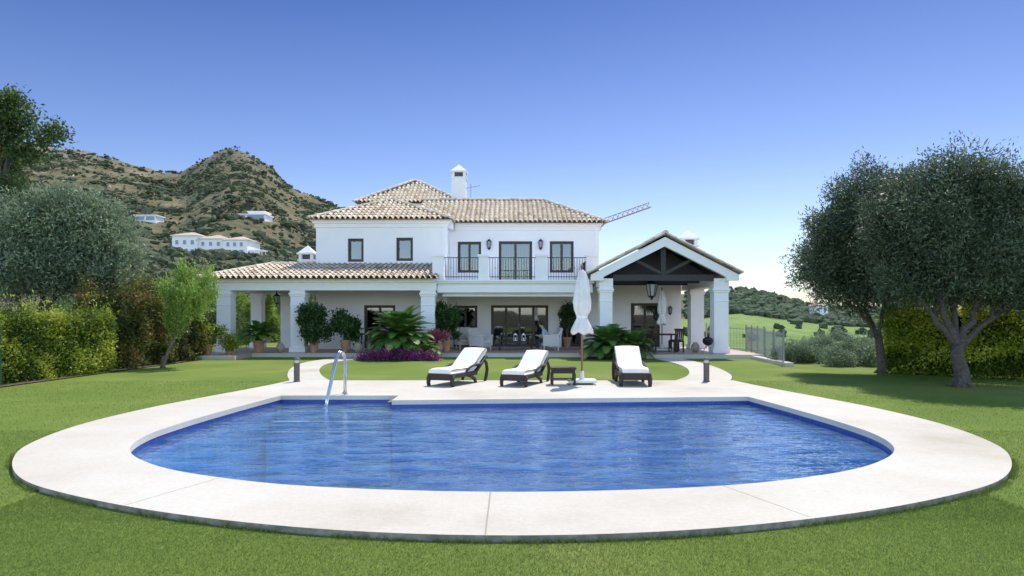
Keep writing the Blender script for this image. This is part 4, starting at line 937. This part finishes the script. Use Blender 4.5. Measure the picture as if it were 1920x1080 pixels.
# ---------------------------------------------------------------- person
def skin_obj(name,V_,E_,R_,mat,parent,root=0,sub=2):
    me=bpy.data.meshes.new(name); me.from_pydata(V_,E_,[]); me.materials.append(mat)
    o=bpy.data.objects.new(name,me); finish(o,parent)
    m=o.modifiers.new('skin','SKIN'); 
    sv=me.skin_vertices[0].data if me.skin_vertices else None
    if sv is None:
        bpy.context.view_layer.objects.active=o; o.select_set(True); bpy.ops.mesh.customdata_skin_add(); o.select_set(False); sv=me.skin_vertices[0].data
    for i_,r_ in enumerate(R_): sv[i_].radius=(r_,r_) if not hasattr(r_,'__len__') else r_
    sv[root].use_root=True
    s_=o.modifiers.new('sub','SUBSURF'); s_.levels=sub; s_.render_levels=sub
    m.use_smooth_shade=True
    return o
pr=thing('person','person in pale blue shirt seated leaning over a phone','person',(0,0,0))
BV=[(0,0,.50),(.05,0,.68),(.15,0,.86),(.20,0,.96),(.235,0,1.03),(.27,0,1.10),(.30,0,1.17)]
BR=[(.14,.12),(.15,.11),(.155,.10),(.07,.07),(.052,.052),(.085,.075),(.08,.075)]
BE=[(0,1),(1,2),(2,3),(3,4),(4,5),(5,6)]
def ext(par,pts,rads):
    i0=par
    for p,r_ in zip(pts,rads): BV.append(p);BR.append(r_);BE.append((i0,len(BV)-1)); i0=len(BV)-1
    return i0
ext(5,[(.365,0,1.09)],[.016])
for s_ in (-1,1):
    ext(0,[(.08,s_*.10,.47),(.45,s_*.13,.47),(.47,s_*.13,.27),(.44,s_*.13,.07),(.56,s_*.14,.035)],[.09,.06,.05,.038,.034])
    w=ext(2,[(.17,s_*.17,.88),(.22,s_*.23,.65),(.40,s_*.14,.66),(.47,s_*.09,.68)],[.055,.042,.03,.026])
    for f_,(dy,L_) in enumerate(((-.028,.055),(-.010,.068),(.010,.064),(.028,.05))): ext(w,[(.50,s_*.09+dy,.685),(.50+L_*.6,s_*.09+dy,.68),(.50+L_*.8,s_*.085+dy*.9,.66)],[.009,.0085,.008])
    ext(w,[(.475,s_*.055,.70),(.50,s_*.035,.715)],[.010,.009])
skin_obj('body',BV,BE,BR,SKIN,pr,0,1)
skin_obj('shirt',[(0,0,.48),(.05,0,.68),(.15,0,.86),(.195,0,.955),(.17,.17,.88),(.215,.22,.68),(.17,-.17,.88),(.215,-.22,.68)],[(0,1),(1,2),(2,3),(2,4),(4,5),(2,6),(6,7)],[(.165,.14),(.17,.13),(.17,.12),(.075,.075),(.07,.07),(.06,.06),(.07,.07),(.06,.06)],SHIRT,pr)
skin_obj('trousers',[(0,0,.49),(.08,.10,.475),(.45,.13,.475),(.47,.13,.27),(.445,.13,.10),(.08,-.10,.475),(.45,-.13,.475),(.47,-.13,.27),(.445,-.13,.10)],[(0,1),(1,2),(2,3),(3,4),(0,5),(5,6),(6,7),(7,8)],[.15,.105,.078,.066,.058,.105,.078,.066,.058],TROU,pr)
skin_obj('hair',[(.235,0,1.10),(.265,0,1.18),(.315,0,1.215),(.345,0,1.20)],[(0,1),(1,2),(2,3)],[.075,.092,.075,.05],HAIRM,pr)
put(MB().box(.50,.515,-.035,.035,.68,.82),'phone',IRON,pr)
pr.location=(1.55,29.6,Z0-.03); pr.rotation_euler=(0,0,math.radians(180))
# ---------------------------------------------------------------- fences
def fence(p,q,label,h=1.1,name='metal_fence'):
    p=Vector(p);q=Vector(q); o=thing(name,label,'fence',(p.x,p.y,p.z)); L_=(q-p).length;n=int(L_/.13); mb=MB()
    for z in (.1,h-.08): mb.beam(p+Vector((0,0,z)),q+Vector((0,0,z)),.03,.03)
    for k in range(n+1): a=p.lerp(q,k/n); mb.tube([a,a+Vector((0,0,h))],.009,5)
    put(mb,'railing',GREYM,o); m=int(L_/2)+1
    for k in range(m+1): a=p.lerp(q,k/m); put(MB().beam(a-Vector((0,0,.1)),a+Vector((0,0,h+.08)),.05,.05),'post',GREYM,o)
fence((9.15,23,.0),(9.75,26.3,0),'grey metal railing fence at the lawn edge')
fence((9.78,26.5,.12),(10.5,30.6,.12),'grey metal railing fence stepping down the slope',1.05)
fence((9.0,31.6,.15),(10.8,31.5,.0),'low grey metal railing behind the porch')
o=put(MB().beam((9.1,22.4,.06),(9.3,26.2,.06),.3,.12),'stone_kerb',[PAVE],label='pale stone kerb at the base of the fence',cat='kerb')
GR=M('green_fence_paint',(.03,.09,.05),.5)
def mesh_fence(p,q,label,h=1.45,st=.1):
    p=Vector(p);q=Vector(q);o=thing('wire_fence',label,'fence',(p.x,p.y,0)); mb=MB();L_=(q-p).length
    for z in np.arange(.05,h,st): mb.beam(p+Vector((0,0,float(z))),q+Vector((0,0,float(z))),.005,.005)
    for k in range(int(L_/st)): a=p.lerp(q,k*st/L_); mb.beam(a,a+Vector((0,0,h)),.005,.005)
    put(mb,'wire_mesh',GR,o)
    for k in range(int(L_/2)+1): a=p.lerp(q,k*2/L_); put(MB().tube([a-Vector((0,0,.05)),a+Vector((0,0,h+.1))],.028,8),'post',GR,o)
mesh_fence((-12.1,14.2,0),(-12.15,16.3,0),'green wire mesh garden fence beside the hedge')
# ---------------------------------------------------------------- neighbours
NR=M('neighbour_roof_tiles',(.58,.46,.36),.9,(.47,.36,.27),3)
NG=M('distant_window',(.20,.26,.35),.25)
def neighbour(x,y,z,label,parts,wins,name='neighbour_villa'):
    o=thing(name,label,'house',(x,y,z))
    for (a,b,c,d,h,rf) in parts:
        put(MB().box(x+a,x+b,y+c,y+d,z-2.5,z+h),'wall',STUCCO if rf!=2 else TRIM,o)
        m=MB()
        if rf==1:
            m.box(x+a-.4,x+b+.4,y+c-.4,y+d+.4,z+h+.002,z+h+.2,0); r_=min((b-a),(d-c))/2
            X0,X1,Y0,Y1=x+a-.5,x+b+.5,y+c-.5,y+d+.5; zz=z+h+.202; k=1.4; ym=(Y0+Y1)/2
            m.add([(X0,Y0,zz),(X1,Y0,zz),(X1,Y1,zz),(X0,Y1,zz),(X0+r_,ym,zz+k),(X1-r_,ym,zz+k)],[(0,1,5,4),(1,2,5),(2,3,4,5),(3,0,4)],1); put(m,'roof',[TRIM,NR],o)
        else: m.box(x+a-.5,x+b+.5,y+c-.6,y+d+.5,z+h+.002,z+h+.45,0); put(m,'roof',[TRIM],o)
    for (a,b,c,h0,h1) in wins:
        f=put(MB().box(x+a-.12,x+b+.12,y+c-.10,y+c-.004,z+h0-.1,z+h1+.1),'window',TRIM,o); put(MB().box(x+a,x+b,y+c-.16,y+c-.102,z+h0,z+h1),'window_pane',NG,f)
w_=[]
for k in range(3): w_+=[(-9.8+k*2.2,-9.0+k*2.2,-5,4.2,5.4),(-9.9+k*2.2,-8.8+k*2.2,-5,1.0,2.8)]
for k in range(3): w_+=[(-2.8+k*2.2,-2.0+k*2.2,-4,3.9,5.0),(-2.9+k*2.2,-1.8+k*2.2,-4,.8,2.8)]
for k in range(3): w_+=[(5.0+k*1.9,5.8+k*1.9,-5.5,3.6,4.7),(4.9+k*1.9,6.0+k*1.9,-5.5,.6,2.6)]
neighbour(-86.3,200,17.6,'long white two storey villa with tiled roof on the hillside',[(-10.8,-3.6,-5,5,6.6,1),(-3.59,3.99,-4,4.5,5.8,1),(4.0,10.8,-5.5,4.5,5.3,1)],w_)
o=thing('pergola','white pergola at the end of the hillside villa','pergola',(-74.0,197,17)); m=MB()
for a in range(3):
    for b in (0,3): m.beam((-75.2+a*1.7,196+b,15.5),(-75.2+a*1.7,196+b,20.0),.2,.2)
m.box(-75.5,-71.3,195.8,196.1,20.0,20.2).box(-75.5,-71.3,198.9,199.2,20.0,20.2)
for a in range(8): m.box(-75.4+a*.55,-75.3+a*.55,195.4,199.6,20.202,20.35)
put(m,'frame',TRIM,o)
neighbour(-115,300,42,'modern flat roofed house with dark glazing on the hill',[(-8,8,-4,5,3.0,0),(0,7,-2,5,4.4,0)],[(-7.5,-.6,-4,.3,2.8),(0.2,7.4,-4,.3,2.8)],'modern_house')
neighbour(-160,300,42.5,'small white flat roofed house among the scrub',[(-4,5,-3,4,2.2,0)],[(-3.4,0,-3,.4,1.9),(.8,4.4,-3,.4,1.9)],'modern_house')
x_=np.linspace(-110,-94,9); mb=MB()
for k in range(8):
    z_=float(terrain(x_[k],190)); mb.box(x_[k],x_[k+1]-.001,190,191,z_-2,max(z_,12)+1.8)
put(mb,'retaining_wall',[WALLST],label='pale dry stone retaining wall below the hillside villa',cat='wall')
neighbour(135,300,float(terrain(135,300))+3,'small white house among the trees beyond the golf course',[(-3,3,-2,3,3.0,1)],[(-2,-1,-2,.8,2.2),(1,2,-2,.8,2.2)],'cottage')
cr=thing('tower_crane','distant construction crane with raised lattice jib','crane',(12,120,0))
def lattice(p,q,w,n):
    p=Vector(p);q=Vector(q);d=(q-p).normalized(); a=Vector((0,1,0)); b=d.cross(a).normalized(); mb=MB(); c=[p+a*w/2,p-a*w/2,p+b*w*.85]; L=q-p
    if b.z<0: c=[p+a*w/2,p-a*w/2,p-b*w*.85]
    for s_ in c: mb.beam(s_,s_+L,.11,.11)
    for k in range(n):
        t0=L*(k/n);t1=L*((k+1)/n)
        for i_ in range(3): mb.beam(c[i_]+t0,c[(i_+1)%3]+t1,.06,.06)
    return mb
put(lattice((10.5,120,15.7),(24.4,120,20.6),1.0,16),'jib',CRANE,cr);put(lattice((12,120,-2),(12,120,16.2),1.3,16),'mast',CRANE,cr)
put(MB().box(9.0,10.8,119.3,120.7,14.6,16.0),'counterweight',CRANE,cr)
# ---------------------------------------------------------------- camera, light
cam=bpy.data.cameras.new('camera'); co=bpy.data.objects.new('camera',cam); COL.objects.link(co)
co.location=(0,0,1.7); co.rotation_euler=(math.radians(90),0,0); cam.lens=24; cam.sensor_width=36; cam.shift_y=50/1920; cam.clip_end=8000; cam.clip_start=.05
scene.camera=co
AZ=math.radians(26);EL=math.radians(57)
S=Vector((math.sin(AZ)*math.cos(EL),math.cos(AZ)*math.cos(EL),math.sin(EL)))
l=bpy.data.lights.new('sun','SUN'); l.energy=5.0; l.angle=math.radians(.5); l.color=(1,.955,.885); lo=bpy.data.objects.new('sun',l); lo.rotation_euler=S.to_track_quat('Z','Y').to_euler(); COL.objects.link(lo)
w=bpy.data.worlds.new('World'); scene.world=w; w.use_nodes=True; t=w.node_tree; bg=t.nodes['Background']
sk=t.nodes.new('ShaderNodeTexSky'); sk.sky_type='NISHITA'; sk.sun_disc=False; sk.sun_elevation=EL; sk.sun_rotation=AZ; sk.air_density=1.0; sk.dust_density=.7; sk.ozone_density=2.5; sk.altitude=50
tc=t.nodes.new('ShaderNodeTexCoord'); sp=t.nodes.new('ShaderNodeSeparateXYZ'); t.links.new(tc.outputs['Generated'],sp.inputs[0])
front=ramp(t,sp.outputs[2],[(0,(1.0,1.0,1.04)),(.10,(.93,.95,1.04)),(.22,(.64,.69,.93)),(.42,(.29,.39,.67)),(.8,(.6,.65,.85))])
back_fill=ramp(t,sp.outputs[2],[(0,(1,.955,.94)),(.5,(.9,.81,.73)),(1,(.4,.4,.4))])
bsc=N(t,'ShaderNodeMix',data_type='RGBA',blend_type='MULTIPLY'); bsc.inputs[0].default_value=1; t.links.new(back_fill,bsc.inputs[6]); bsc.inputs[7].default_value=(3.3,3.3,3.3,1)  # sky behind the camera raised as added fill for the shaded facade
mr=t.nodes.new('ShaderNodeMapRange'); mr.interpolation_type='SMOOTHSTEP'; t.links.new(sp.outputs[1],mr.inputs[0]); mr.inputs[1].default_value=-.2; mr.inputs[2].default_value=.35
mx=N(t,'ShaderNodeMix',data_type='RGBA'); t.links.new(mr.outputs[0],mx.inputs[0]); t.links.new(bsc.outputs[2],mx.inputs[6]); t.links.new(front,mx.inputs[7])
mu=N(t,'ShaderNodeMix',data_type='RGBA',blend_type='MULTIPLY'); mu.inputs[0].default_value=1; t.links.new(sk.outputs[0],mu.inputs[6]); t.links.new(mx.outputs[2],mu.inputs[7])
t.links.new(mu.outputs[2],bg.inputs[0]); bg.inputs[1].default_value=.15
scene.view_settings.view_transform='Standard'; scene.view_settings.look='None'; scene.view_settings.exposure=0
